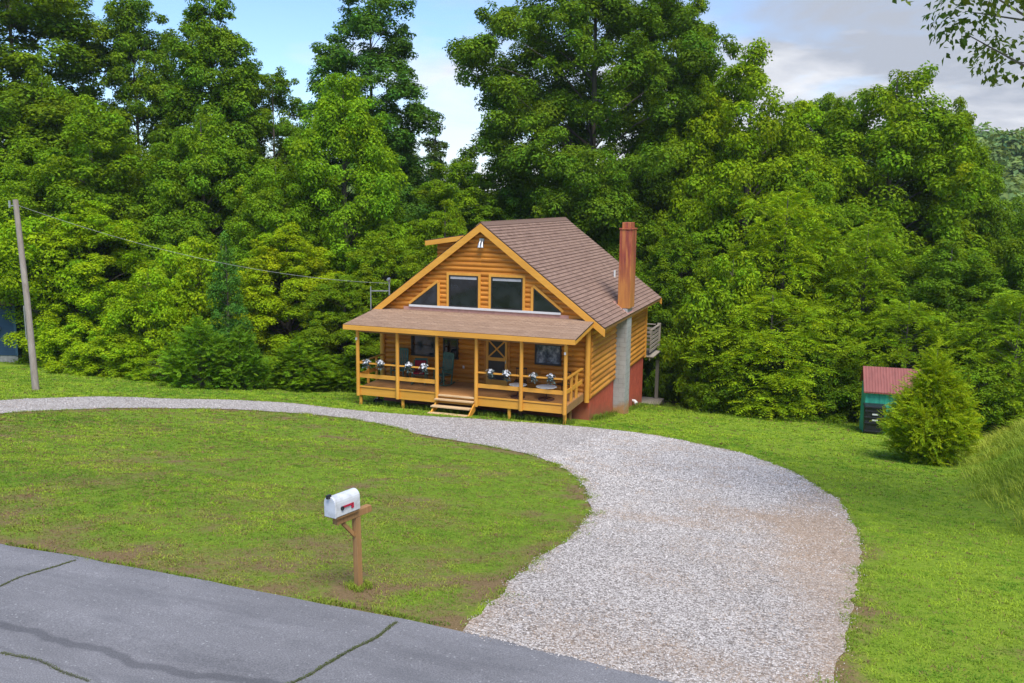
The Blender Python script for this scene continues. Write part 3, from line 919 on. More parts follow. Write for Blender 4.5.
# porch roof
PZ0, PZ1 = 2.97, 3.34
PX0, PX1 = -9.52, .36
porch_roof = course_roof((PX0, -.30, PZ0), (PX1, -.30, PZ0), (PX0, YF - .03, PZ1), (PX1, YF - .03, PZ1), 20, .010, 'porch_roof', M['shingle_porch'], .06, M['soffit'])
fb = MB(); fb.box(PX0, -.335, PZ0 - .20, PX1, -.303, PZ0 - .012)
P(fb, 'fascia_board', M['trim'])
for x in (PX0 + .02, PX1 - .02):
    fb = MB(); fb.beam((x, -.30, PZ0 - .13), (x, YF - .06, PZ1 - .13), .04, .15); P(fb, 'fascia_board', M['trim'])
bm_ = MB(); bm_.box(-9.1, -.055, 2.66, -.0, .055, 2.86)
for x in np.arange(-8.8, .1, .6): bm_.beam((x, .06, 2.90), (x, YF - .08, 3.16), .05, .12)
P(bm_, 'porch_beam', M['soffit'])
fl = MB(); fl.box(-8.2, YF - .085, PZ1 + .005, -.75, YF - .052, PZ1 + .14); P(fl, 'roof_flashing', M['flash'])
sl = MB(); sl.box(-7.92, YF - .14, 3.49, -1.08, YF - .05, 3.575); P(sl, 'window_sill', M['white'])

# dormer on the far slope
DX0, DX1, DY0, DY1 = -7.86, -4.95, 4.15, 12.6
dz = lambda x: 6.26 + (x - DX0) * .155 + .02
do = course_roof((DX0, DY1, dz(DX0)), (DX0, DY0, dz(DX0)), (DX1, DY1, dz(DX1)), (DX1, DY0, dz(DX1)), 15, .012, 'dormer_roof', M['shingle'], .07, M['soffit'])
dm = MB(); dm.prism([(DX0 - .01, dz(DX0) - .03), (DX1, dz(DX1) - .03), (DX1, dz(DX1) - .24), (DX0 - .01, dz(DX0) - .24)], DY0 - .05, DY0 - .003); P(dm, 'fascia_board', M['trim'])
dm = MB(); dm.box(DX0 - .05, DY0, dz(DX0) - .24, DX0 - .005, DY1, dz(DX0) - .03); P(dm, 'fascia_board', M['trim'])
dw = MB()
dw.prism([(-7.4, roof_z(-7.4) - .05), (-5.2, roof_z(-5.2) - .05), (-5.2, dz(-5.2) - .08), (-7.4, dz(-7.4) - .08)], DY0 + .3, DY1 - .3)
z_ = roof_z(-7.4) + .05
log_courses(dw, (-7.4, DY0 + .3), (-7.4, DY1 - .3), z_, dz(-7.4) - .08, .2, (-1, 0))
log_courses(dw, (-7.4, DY0 + .3), (-5.4, DY0 + .3), z_, dz(-7.4) - .08, .2, (0, -1), lambda zz: (max(0, XC - (ZP - zz) / SL + 7.4 - .0) if zz < ZP else 0, 2.0) if False else (0, max(.0, min(2.0, (-5.4 + 7.4)))))
P(dw, 'dormer_wall', M['log'])
for y in (6.0, 8.3, 10.6):
    wn = MB(); wn.box(-7.48, y - .5, z_ + .25, -7.43, y + .5, z_ + .85); P(wn, 'window', M['glass'])

# windows
def rect_window(x0, x1, z0, z1, y, frame_m, glass_m, blind=False, fw=.06, casing=None):
    f = MB(); yo = y - .10
    for a in ((x0, z0, x1, z0 + fw), (x0, z1 - fw, x1, z1), (x0, z0 + fw, x0 + fw, z1 - fw), (x1 - fw, z0 + fw, x1, z1 - fw)):
        f.box(a[0], yo, a[1], a[2], y, a[3])
    o = P(f, 'window', frame_m)
    g = MB(); g.box(x0 + fw, yo + .03, z0 + fw, x1 - fw, y - .02, z1 - fw); P(g, 'pane', glass_m, o)
    if blind:
        b = MB(); b.box(x0 + fw + .02, yo + .012, z1 - fw - .11, x1 - fw - .02, yo + .028, z1 - fw - .005); P(b, 'blind', M['blind'], o)
    if casing:
        cz = MB(); c = .11
        cz.box(x0 - c, yo + .012, z0, x0 - .003, y, z1); cz.box(x1 + .003, yo + .012, z0, x1 + c, y, z1)
        cz.box(x0 - c, yo + .012, z1 + .003, x1 + c, y, z1 + c)
        P(cz, 'casing', casing, o)
    return o
W1 = rect_window(-6.06, -4.73, 3.58, 4.92, YF, M['frame'], M['glass'], True, .05, M['trim_v'])
W2 = rect_window(-4.14, -2.75, 3.58, 4.92, YF, M['frame'], M['glass'], True, .05, M['trim_v'])
# sloped-top corner windows
for s in (-1, 1):
    xa, xb, zt = ((-6.60, -7.86, 4.56) if s < 0 else (-2.27, -1.06, 4.54))
    f = MB()
    outer_p = [(xa, 3.58), (xb, 3.58), (xa, zt)]
    f.prism(outer_p, YF - .085, YF)
    o = P(f, 'window', M['frame'])
    g = MB(); g.prism([(xa + s * .05, 3.62), (xb - s * .14, 3.62), (xa + s * .05, zt - .10)], YF - .095, YF - .083); P(g, 'pane', M['glass'], o)
    cz = MB(); cz.box(min(xa - s * .003, xa - s * .11), YF - .10, 3.58, max(xa - s * .003, xa - s * .11), YF, zt + .02)
    n_ = Vector((s * (zt - 3.58), 0, abs(xb - xa))).normalized() * .055
    cz.beam((xa - s * .06 + n_.x, YF - .05, zt + .045 + n_.z), (xb + s * .05 + n_.x, YF - .05, 3.575 + n_.z), .10, .10, n_)
    P(cz, 'casing', M['trim_v'], o)
rect_window(-7.85, -6.70, 1.34, 2.28, YF, M['frame'], M['glass'], False, .07)
rect_window(-6.33, -5.62, 1.30, 2.20, YF, M['frame'], M['glass'], False, .06)
rect_window(-2.17, -1.02, 1.36, 2.24, YF, M['frame'], M['glass2'], False, .07)
# screen door with crossed bars
dr = MB(); y1 = YF - .06; y0 = y1 - .05
X0, X1, Zb, Zt = -4.33, -3.38, .345, 2.36
dr.box(X0, y0, Zb, X0 + .10, y1, Zt); dr.box(X1 - .10, y0, Zb, X1, y1, Zt)
dr.box(X0 + .1, y0, Zt - .12, X1 - .1, y1, Zt); dr.box(X0 + .1, y0, 1.38, X1 - .1, y1, 1.52); dr.box(X0 + .1, y0, Zb, X1 - .1, y1, Zb + .22)
door = P(dr, 'screen_door', M['trim_v'])
xb_ = MB(); xb_.beam((X0 + .1, y0 + .02, 1.52), (X1 - .1, y0 + .02, Zt - .12), .03, .06, (0, 0, 1)); xb_.beam((X0 + .1, y0 + .022, Zt - .12), (X1 - .1, y0 + .022, 1.52), .03, .06)
P(xb_, 'cross_bar', M['trim_v'], door)
sc = MB(); sc.box(X0 + .1, y0 + .025, Zb + .22, X1 - .1, y0 + .04, 1.38); sc.box(X0 + .1, y0 + .032, 1.52, X1 - .1, y0 + .045, Zt - .12); P(sc, 'screen', M['frame'], door)
hd = MB(); hd.box(X1 - .075, y0 - .04, 1.30, X1 - .045, y0 - .003, 1.42); P(hd, 'handle', M['galv'], door)
dj = MB(); dj.box(X0 - .11, YF - .08, .345, X0 - .006, YF, Zt + .1); dj.box(X1 + .006, YF - .08, .345, X1 + .11, YF, Zt + .1); P(dj, 'door_casing', M['log'])
oc = MB(); oc.box(-5.42, YF - .07, .93, -5.34, YF - .045, 1.05); P(oc, 'outlet_cover', M['white'])

# floodlight at the peak
fl = MB(); fl.box(XC - .1, YF - .12, 6.35, XC + .1, YF - .04, 6.5)
fo = P(fl, 'floodlight', M['galv'])
for s in (-1, 1):
    h = MB(); h.tube([(XC + s * .04, YF - .12, 6.42), (XC + s * .06, YF - .20, 6.30), (XC + s * .07, YF - .25, 6.12)], [.03, .05, .075], 10); P(h, 'lamp_head', M['galv'], fo, smooth=True)

# porch floor and structure
pf = MB()
y = .06
while y < YF - .06:
    y2 = min(y + .138, YF - .06); pf.box(-9.02, y, .285, -.04, y2 - .006, .325 + .002 * math.sin(y * 37)); y += .14
P(pf, 'porch_floor', M['deck'])
PXS = [-9.02, -7.20, -5.44, -3.74, -1.86, -.08]
jb = MB()
for i in range(5):
    a, b = PXS[i], PXS[i + 1]
    dz0 = [-.005, -.03, -.02, .005, -.005][i]
    jb.box(a + .004, .03, dz0, b - .004, .058, .30 + .01 * (i % 2))
P(jb, 'rim_board', M['trim'])
for x, mt in ((-9.05, 'trim'), (-.05, 'post_wood')):
    s = MB(); s.box(x - .03, .06, -.0, x + .03, YF - .1, .30); P(s, 'rim_board', M[mt])
js = MB()
for x in np.arange(-8.7, -.2, .6): js.box(x, .07, .02, x + .04, YF - .03, .28)
P(js, 'floor_joist', M['soffit'])
for i, x in enumerate(PXS):
    pt = MB(); pt.tube([(x, -.02, -.02), (x, -.02, 1.2), (x, -.02, 2.80)], [.082, .078, .072], 12)
    o = P(pt, 'porch_post', M['trim_v'], smooth=True)
    if i in (0, 5):
        h = MB(); h.box(x - .03, -.15, 2.33, x + .03, -.09, 2.43); P(h, 'post_glint', M['white'], o)  # small white block added to stand for a reflected glint on the post
for x in (-9.0, -7.05, -2.40, -.12):
    pt = MB(); pt.tube([(x, .16, float(terr(x, .16)) - .2), (x, .16, .0)], .075, 10); P(pt, 'pier', M['trim_v'], smooth=True)
for x in (-8.9, -6.5, -4.5, -2.4, -.3):
    pt = MB(); pt.tube([(x, 1.5, float(terr(x, 1.5)) - .2), (x, 1.5, .02)], .075, 8); P(pt, 'pier', M['soffit'], smooth=True)
for i in (0, 1, 3, 4):
    a, b = PXS[i] + .07, PXS[i + 1] - .07
    r_ = MB(); r_.box(a, -.005, .745, b, .035, .905); o = P(r_, 'railing', M['trim'])
    t = MB(); t.box(a, -.035, 1.335, b, .055, 1.385); P(t, 'hand_rail', M['trim'], o)
    t = MB(); t.box(a, -.0, .335, b, .04, .395); P(t, 'toe_rail', M['trim'], o)
for x in (-9.02, -.08):
    r_ = MB(); r_.box(x - .02, .06, .745, x + .02, YF - .24, .905); o = P(r_, 'railing', M['trim'])
    t = MB(); t.box(x - .05, .07, 1.335, x + .05, YF - .24, 1.385); P(t, 'hand_rail', M['trim'], o)
    for yy in (.85, 1.6):
        t = MB(); t.box(x - .045, yy - .045, .326, x + .045, yy + .045, 1.334); P(t, 'baluster', M['trim_v'], o)
# steps
st = MB()
steps = thing('steps', None, None, (0, 0, 0)); steps.parent = cabin
for x in (-5.42, -3.80):
    st = MB()
    st.add([(x - .025, .02, .16), (x + .025, .02, .16), (x + .025, .02, -.2), (x - .025, .02, -.2), (x - .025, -.86, -.40), (x + .025, -.86, -.40), (x + .025, -.78, -.50), (x - .025, -.78, -.50)],
           [(0, 1, 5, 4), (3, 7, 6, 2), (0, 4, 7, 3), (1, 2, 6, 5), (0, 3, 2, 1), (4, 5, 6, 7)])
    P(st, 'stringer', M['trim'], steps)
for (z, ya, xo) in ((.19, -.26, 0), (-.04, -.54, -.03), (-.27, -.84, -.05)):
    t = MB(); t.box(-5.46 + xo, ya, z - .045, -3.79 + xo, ya + .29, z); P(t, 'tread', M['tread'], steps)
dk = MB(); dk.box(-5.36, -.10, .286, -3.80, .058, .335); P(dk, 'tread', M['tread'], steps)

# chimney
ch = MB(); ch.box(XR - .02, 7.0, -2.9, XR + .52, 7.95, 3.35); chim = P(ch, 'chimney', M['chim_low'], main_roof)
# (upper, clad part passes through the roof)
cu = MB(); cu.box(XR + .06, 6.985, 3.355, XR + .62, 7.965, 6.86); P(cu, 'chimney', M['chim_up'], main_roof, bevel=.02)
cc = MB(); cc.box(XR + .035, 6.95, 6.863, XR + .645, 8.0, 6.92); cc.box(XR + .14, 7.08, 6.92, XR + .54, 7.86, 7.17); P(cc, 'chimney_cap', M['chim_up'], main_roof, bevel=.01)
fz = MB()
fz.add([(XR - .16, 6.86, roof_z(XR - .16) + .03), (XR + .6, 6.86, roof_z(XR + .6) + .03), (XR + .6, 8.08, roof_z(XR + .6) + .03), (XR - .16, 8.08, roof_z(XR - .16) + .03)], [(0, 1, 2, 3)])
P(fz, 'chimney_flashing', M['flash'], main_roof)
vp = MB(); vp.tube([(-.9, 11.2, roof_z(-.9) - .05), (-.9, 11.2, roof_z(-.9) + .35)], .05, 10); P(vp, 'vent_pipe', M['white'], main_roof)
# wall_lamp on the foundation
wl = MB(); wl.tube([(XR - .04, 11.4, -1.82), (XR + .08, 11.4, -1.84), (XR + .2, 11.32, -1.95)], [.06, .08, .10], 10); P(wl, 'wall_lamp', M['white'], smooth=True)
# rear deck
dkp = MB(); dkp.box(-6.5, YB + .05, .0, XR + .5, YB + 2.6, .05); rd = P(dkp, 'rear_deck', M['grey_wood'])
for x in (-6.3, -3, XR + .28):
    p_ = MB(); p_.box(x - .09, YB + 2.43, -4.2, x + .09, YB + 2.61, 1.5); P(p_, 'deck_post', M['grey_wood'], rd)
for (xa, ya, xb, yb) in ((XR + .28, YB + .1, XR + .28, YB + 2.45), (-6.4, YB + 2.52, XR + .1, YB + 2.52)):
    p_ = MB()
    for z in (.30, .52, .74, .96, 1.18): p_.beam((xa, ya, z), (xb, yb, z), .035, .13)
    p_.beam((xa, ya, 1.42), (xb, yb, 1.42), .14, .04); P(p_, 'deck_railing', M['grey_wood'], rd)
p_ = MB(); p_.beam((XR + .28, YB + .1, -.08), (XR + .28, YB + 2.5, -.08), .05, .2); P(p_, 'rim_board', M['grey_wood'], rd)
# landing below the deck
p_ = MB(); p_.box(-1.2, YB + .2, -3.3, XR + .7, YB + 2.7, -2.72); P(p_, 'landing', M['grey_wood'], rd)
# electrical service mast at the left side
ms = MB(); ms.tube([(-9.62, 4.0, 1.0), (-9.62, 4.0, 4.35)], .035, 8)
ms.tube([(-9.62, 4.0, 4.35), (-9.62, 3.95, 4.48), (-9.62, 3.82, 4.46)], [.06, .09, .05], 8)
mast = P(ms, 'service_mast', M['galv'], smooth=True)
b_ = MB(); b_.beam((-9.62, 4.0, 3.95), (-10.35, 3.6, 3.95), .04, .05); b_.tube([(-10.35, 3.6, 3.1), (-10.35, 3.6, 4.15)], .03, 6); P(b_, 'bracket', M['galv'], mast)

# ------------------------------------------------------------------ things on the porch
def flower(x):
    t = thing('flower_basket', '', 'flower basket', (x, -.02, 1.385), rng.uniform(0, 6.2))
    p = MB(); p.lathe((0, 0, -.14), [(.07, 0), (.12, .13), (.125, .15)], 12); p.build('pot', M['pot'], t)
    lv = MB(); fl = MB()
    for k in range(80):
        a = rng.uniform(0, 6.28); r_ = rng.uniform(.05, .18); z = rng.uniform(-.26, .13)
        c = Vector((r_ * math.cos(a), r_ * math.sin(a), z)); d = Vector((math.cos(a + rng.normal(0, .6)), math.sin(a + rng.normal(0, .6)), rng.normal(-.3, .5))).normalized()
        s = d.cross(Vector((0, 0, 1))).normalized() * .028
        lv.add([c - d * .05, c + s, c + d * .07, c - s + Vector((0, 0, .012))], [(0, 1, 2), (0, 2, 3)])
    fl.lathe((0, 0, .0), [(.02, -.02), (.10, .0), (.09, .03), (.05, .07), (.01, .08)], 9)
    for k in range(int(rng.integers(20, 34))):
        a = rng.uniform(0, 6.28); r_ = rng.uniform(.02, .17); z = .11 - r_ * .45 + rng.uniform(-.07, .06)
        c = Vector((r_ * math.cos(a), r_ * math.sin(a), z)); nrm = Vector((math.cos(a) * .7, math.sin(a) * .7, .7 + rng.normal(0, .3))).normalized()
        u = nrm.orthogonal().normalized(); v = nrm.cross(u)
        for q in range(5):
            b = 2 * math.pi * q / 5 + k
            e = u * math.cos(b) + v * math.sin(b); g = u * math.cos(b + 1.57) + v * math.sin(b + 1.57)
            fl.add([c, c + e * .03 + g * .018, c + e * .052 + nrm * .012, c + e * .03 - g * .018], [(0, 1, 2), (0, 2, 3)])
    lv.build('leaves', M['greyleaf'], t); fl.build('flowers', M['petal'], t)
    return t
FL = [(-8.62, 'white flower basket nearest the left corner post of the porch'), (-7.98, 'white flower basket just left of the second porch post from the left'),
      (-6.70, 'white flower basket just right of the second porch post from the left'), (-6.03, 'white flower basket on the rail in front of the red cushion'),
      (-3.15, 'white flower basket on the rail just right of the steps'), (-2.48, 'white flower basket on the rail left of the second post from the right'),
      (-1.36, 'white flower basket on the rail just right of the second post from the right'), (-.66, 'white flower basket nearest the right corner post of the porch')]
for x, lab in FL:
    f = flower(x); f['label'] = lab; f['group'] = 'white flower baskets on the porch rail'

def rocking_chair(name, label, loc, rot, mat, cushion=None, tall=1.15):
    t = thing(name, label, 'chair', loc, rot)
    s = MB()
    for k in range(6): s.box(-.26, -.25 + k * .085, .42, .26, -.18 + k * .085, .445)
    s.build('seat', mat, t)
    b = MB()
    for k in range(7):
        x = -.24 + k * .08; b.beam((x, .24, .46), (x, .40, tall), .05, .018, (0, 1, 0))
    b.beam((-.27, .40, tall), (.27, .40, tall), .03, .09); b.beam((-.27, .26, .52), (.27, .26, .52), .03, .06)
    b.build('backrest', mat, t)
    for sx in (-1, 1):
        for yy, zt in ((-.22, .66), (.24, tall)):
            l = MB(); l.beam((sx * .28, yy, .05), (sx * .28, yy + (.16 if zt > 1 else 0), zt), .045, .045, (0, 1, 0)); l.build('leg', mat, t)
        a = MB(); a.box(sx * .28 - .05, -.30, .66, sx * .28 + .05, .28, .69); a.build('armrest', mat, t)
        r_ = MB(); pts = [(sx * .28, -.42 + i * .11, .028 + .16 * ((i - 4) / 4.5) ** 2 * .5) for i in range(9)]
        r_.tube(pts, .026, 6); r_.build('rocker', mat, t)
    if cushion:
        c = MB(); c.box(-.24, -.24, .447, .24, .2, .54); c.box(-.24, .16, .55, .24, .28, .98); c.build('cushion', cushion, t, bevel=.03)
    return t
rocking_chair('rocking_chair', 'green rocking chair on the open floor behind the steps, under the small window', (-5.98, 1.75, .327), R(-20), M['green_metal'], None, 1.3)
rocking_chair('rocking_chair', 'green rocking chair at the left end of the porch beside the large dark window', (-8.15, 2.0, .327), R(5), M['green_metal'], None, 1.3)
rocking_chair('cushioned_chair', 'porch chair with a dark red cushion below the large dark window', (-6.95, 1.55, .327), R(15), M['green_metal'], M['red_cushion'], 1.0)
def bistro_table(label, x, y, r_):
    t = thing('round_table', label, 'table', (x, y, .327))
    b = MB(); b.lathe((0, 0, .50), [(r_ * .96, 0), (r_, .012), (r_ * .98, .026)], 24); b.build('tabletop', M['glass_white'], t, smooth=True)
    l = MB(); l.tube([(0, 0, .02), (0, 0, .499)], .03, 10); l.build('pedestal', M['ring'], t)
    g = MB()
    pts = [(r_ * .75 * math.cos(a), r_ * .75 * math.sin(a), .022) for a in np.linspace(0, 2 * math.pi, 25)]
    g.tube(pts, .02, 6, False)
    for k in range(4):
        a = k * math.pi / 2; g.beam((0, 0, .022), (r_ * .75 * math.cos(a), r_ * .75 * math.sin(a), .022), .03, .02)
    g.build('base', M['ring'], t)
    return t
bistro_table('round white topped table left of the second post from the right', -2.25, .72, .36)
bistro_table('round white topped table in the right corner of the porch', -1.08, .80, .42)
def porch_chair(label, loc, rot):
    t = thing('metal_chair', label, 'chair', loc, rot, None)
    s = MB(); s.box(-.23, -.22, .42, .23, .22, .45); s.build('seat', M['blk_metal'], t)
    b = MB()
    for k in range(5): b.beam((-.2 + k * .1, .22, .45), (-.2 + k * .1, .27, .88), .02, .02, (0, 1, 0))
    b.beam((-.23, .27, .9), (.23, .27, .9), .03, .05); b.build('backrest', M['blk_metal'], t)
    for sx in (-1, 1):
        for sy in (-1, 1):
            l = MB(); l.tube([(sx * .21, sy * .2, .42), (sx * .23, sy * .22, 0)], .016, 6); l.build('leg', M['blk_metal'], t)
porch_chair('black metal chair against the wall between the screen door and the right window', (-2.55, 1.9, .327), R(10))
porch_chair('black metal chair under the right edge of the right window', (-.75, 1.9, .327), R(-25))
# pale item under the left end of the porch
t = thing('garden_bucket', 'small dark bucket with a pale handle lying under the left end of the porch', 'bucket', (-8.55, .55, float(terr(-8.55, .55))))
b = MB(); b.tube([(-.02, 0, .14), (.0, 0, .14)], [.12, .14], 14); b.tube([(0, 0, .14), (.3, .12, .12)], [.14, .10], 14); b.build('body', M['black'], t, smooth=True)
b = MB(); b.tube([(-.03, -.02, .20), (.02, 0, .26), (.12, .05, .27)], .03, 8); b.build('handle', M['white'], t, smooth=True)

# ------------------------------------------------------------------ mailbox
mz = float(terr(3.6, -22.4))
mb_ = thing('mailbox', 'white mailbox with a red flag on a brown wooden post by the road', 'mailbox', (3.62, -22.46, mz), R(-14))
def mailbox_shell(y0, y1, w, h, base, n=10, grow=0.0):
    prof = [(-w / 2 - grow, base - grow), (w / 2 + grow, base - grow)]
    hs = h - w / 2
    for i in range(n + 1):
        a = math.pi * i / n
        prof.append(((w / 2 + grow) * math.cos(a), base + hs + (w / 2 + grow) * math.sin(a)))
    m = MB(); m.prism(prof, y0, y1); return m
BZ = 1.115
mailbox_shell(-.50, -.065, .185, .265, BZ).build('box', M['mailbox'], mb_, bevel=.006)
mailbox_shell(-.525, -.503, .185, .265, BZ, 10, .006).build('door', M['mailbox'], mb_, bevel=.006)
k_ = MB(); k_.box(-.02, -.565, BZ + .245, .02, -.50, BZ + .295); k_.build('latch', M['black'], mb_, bevel=.004)
fg = MB(); fg.box(.098, -.385, BZ + .10, .106, -.21, BZ + .125); fg.box(.098, -.235, BZ + .055, .106, -.195, BZ + .125)
fo = fg.build('flag', M['flag'], mb_)
fh = MB(); fh.tube([(.094, -.40, BZ + .10), (.112, -.40, BZ + .10)], .026, 10); fh.build('hinge', M['black'], fo)
ab = MB(); ab.box(-.08, -.48, BZ - .030, .08, -.08, BZ - .006); ab.build('base_board', M['post_wood'], mb_)
ar = MB(); ar.box(-.045, -.44, BZ - .125, .045, .20, BZ - .034); ar.build('arm', M['post_wood'], mb_, bevel=.006)
ps = MB(); ps.box(-.042, -.095, -.15, .042, -.011, BZ - .128)
ps.build('post', M['post_wood'], mb_, bevel=.006)
br = MB(); br.beam((0, -.30, BZ - .15), (0, -.10, BZ - .37), .04, .045); br.build('brace', M['post_wood'], mb_)
mb_.rotation_euler = (R(0), R(-1.5), R(-14))

# ------------------------------------------------------------------ utility pole and service cable
pz = float(terr(-19.75, -6.26))
up = thing('utility_pole', 'leaning grey wooden utility pole on the left lawn', 'utility pole', (-19.75, -6.26, pz))
PT = Vector((-20.78, -5.65, 7.86))
p_ = MB(); b0 = Vector((0, 0, -.3)); t0 = PT - Vector((-19.75, -6.26, pz))
p_.tube([b0, b0.lerp(t0, .5) + Vector((.05, 0, 0)), t0], [.135, .115, .10], 14); p_.build('pole', M['pole'], up, smooth=True)
p_ = MB(); q = t0 + Vector((.0, 0, -.25)); p_.tube([q + Vector((-.2, -.05, .02)), q + Vector((.16, .05, .02))], .022, 6); p_.tube([q + Vector((-.24, -.06, -.06)), q + Vector((-.24, -.06, .22))], .045, 8); p_.build('insulator', M['galv'], up)
p_ = MB(); q = b0.lerp(t0, .30); p_.tube([q + Vector((-.02, -.16, 0)), q + Vector((-.06, -.14, 1.3))], .02, 6); p_.build('conduit', M['galv'], up)
a = PT + Vector((.1, .05, -.22)); b = Vector((-9.62, 3.9, 4.3))
cb = MB(); pts = []
for i in range(33):
    t = i / 32; q = a.lerp(b, t); q.z -= .62 * 4 * t * (1 - t); pts.append(q)
cb.tube(pts, .0075, 6)
tag(cb.build('power_cable', M['cable']), 'thin pale service cable from the utility pole to the cabin', 'cable')
# ------------------------------------------------------------------ blue house at the left edge
bz = float(terr(-32.1, 3.9))
bh = thing('blue_house', 'blue sided neighbouring house cut off by the left edge', 'house', (-32.1, 3.9, bz), R(19))
m_ = MB(); m_.box(-9.0, 0, -1.2, 0, 7.0, .42); m_.build('foundation', M['conc'], bh)
m_ = MB()
for k in range(20): 
    z = .42 + k * .14
    for (x0, y0, x1, y1) in ((-9.02, -.02 - .0, .02, 7.02),): 
        m_.add([(x0, y0 - .015, z), (x1 + .015, y0 - .015, z), (x1 + .015, y1, z), (x0, y1, z), (x0, y0, z + .14), (x1, y0, z + .14), (x1, y1, z + .14), (x0, y1, z + .14)], [(0, 1, 5, 4), (1, 2, 6, 5), (2, 3, 7, 6), (3, 0, 4, 7)])
m_.build('siding', M['blue'], bh)
m_ = MB(); m_.box(-.09, -.06, .42, .05, -.036, 3.2); m_.build('corner_trim', M['bluetrim'], bh)
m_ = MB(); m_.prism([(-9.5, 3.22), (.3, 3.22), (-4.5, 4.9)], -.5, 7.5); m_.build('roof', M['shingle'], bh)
m_ = MB(); m_.tube([(-.9, -.1, 1.9), (-.9, -.25, 1.9)], .12, 10); m_.build('meter', M['galv'], bh)
m_ = MB(); m_.box(-4.2, -.1, 1.4, -3.0, -.045, 2.6); m_.build('window', M['glass'], bh)

# ------------------------------------------------------------------ green shed and bin
sz = float(terr(11.9, 9.8))
sh = thing('garden_shed', 'small green shed with a faded red roof behind the cedar', 'shed', (10.98, 9.3, sz), R(3))
m_ = MB(); m_.box(0, 0, -.4, 2.3, 1.9, 1.93)
for k in range(12): m_.box(k * .2, -.02, -.3, k * .2 + .10, -.001, 1.92)
m_.build('wall', M['green_shed'], sh)
m_ = MB(); m_.add([(-.1, -.18, 1.95), (2.4, -.18, 1.95), (2.4, 1.1, 2.86), (-.1, 1.1, 2.86), (-.1, -.18, 1.88), (2.4, -.18, 1.88), (2.4, 1.1, 2.79), (-.1, 1.1, 2.79)], [(0, 1, 2, 3), (7, 6, 5, 4), (0, 4, 5, 1), (1, 5, 6, 2), (3, 2, 6, 7), (0, 3, 7, 4)])
m_.add([(-.1, 2.3, 1.95), (2.4, 2.3, 1.95), (2.4, 1.104, 2.86), (-.1, 1.104, 2.86)], [(0, 1, 2, 3)])
m_.build('roof', M['red_roof'], sh)
m_ = MB(); m_.add([(.0, 0.0, 1.93), (.0, 1.9, 1.93), (0, 1.1, 2.75), (.03, 0, 1.93), (.03, 1.9, 1.93), (.03, 1.1, 2.75)], [(0, 1, 2), (3, 5, 4), (0, 3, 4, 1)]); m_.build('gable', M['green_shed'], sh)
bx0, by0 = 11.36, 8.85
bn = thing('trash_bin', 'black ribbed bin with two pale labels standing against the green shed', 'bin', (bx0, by0, float(terr(bx0, by0))), R(3))
m_ = MB()
m_.add([(-.34, -.3, .0), (.34, -.3, .0), (.34, .3, .0), (-.34, .3, .0), (-.38, -.34, .98), (.38, -.34, .98), (.38, .34, .98), (-.38, .34, .98)], [(3, 2, 1, 0), (4, 5, 6, 7), (0, 1, 5, 4), (1, 2, 6, 5), (2, 3, 7, 6), (3, 0, 4, 7)])
for z in (.12, .42, .62, .84): m_.box(-.385, -.365, z, .385, -.33, z + .06)
m_.build('body', M['black'], bn, bevel=.01)
m_ = MB(); m_.box(-.41, -.38, .985, .41, .37, 1.06); m_.build('lid', M['black'], bn, bevel=.02)
for z in (.54, .75):
    m_ = MB(); m_.box(-.10, -.385, z, .12, -.368, z + .05); m_.build('sticker', M['white'], bn)

bn.scale = (1.08, 1, 1.22)
# ------------------------------------------------------------------ trees
UP = np.array([0, 0, 1.0])
def unit(v): return v / (np.linalg.norm(v, axis=-1, keepdims=True) + 1e-9)

def leaf_quads(p, a, nrm, L, W, fold=.12, droop=.15):
    """p base points, a axis, nrm normal -> verts (n,4,3)"""
    b = unit(np.cross(nrm, a)); n2 = unit(np.cross(a, b))
    L = L[:, None]; W = W[:, None]
    m = p + a * L * .45
    return np.stack([p, m + b * W * .5 + n2 * W * fold, p + a * L - n2 * L * droop, m - b * W * .5 + n2 * W * fold], 1)

def clumps_to_leaves(r_, C, rad, n_per_m2, size, flat=.8, tone=.22, out=.75, hang=.12):
    n = np.maximum((n_per_m2 * 4 * np.pi * rad ** 2 * .7).astype(int), 12)
    idx = np.repeat(np.arange(len(C)), n); k = len(idx)
    d = unit(r_.normal(size=(k, 3)) + np.array([0, 0, .35]))
    rr = rad[idx] * (.45 + .62 * r_.random(k) ** .6)
    # sub tufts: pull the leaves of a clump towards a few twig ends
    tw = unit(r_.normal(size=(len(C), 9, 3)) + np.array([0, 0, .3]))
    pick = r_.integers(0, 9, k)
    d = unit(d * .75 + tw[idx, pick] * .85)
    p = C[idx] + d * rr[:, None] * np.array([1, 1, flat])
    nrm = unit(d * .8 + UP * .55 + r_.normal(size=(k, 3)) * .38)
    ax = r_.normal(size=(k, 3)) * .6 + d * out - UP * hang
    ax = unit(ax - nrm * (ax * nrm).sum(1, keepdims=True))
    L = size * r_.uniform(.7, 1.3, k); W = L * r_.uniform(.5, .68, k)
    v = leaf_quads(p, ax, nrm, L, W)
    ct = r_.uniform(1 - tone, 1 + tone, (len(C), 1)); hue = r_.normal(0, .065, (len(C), 1))
    lt = r_.uniform(.72, 1.3, (k, 1)) * ct[idx]
    h = hue[idx] + r_.normal(0, .05, (k, 1))
    col = np.concatenate([lt * (1 + h * 1.5), lt * (1 + h * .3), lt * (1 - h)], 1)
    return v, col

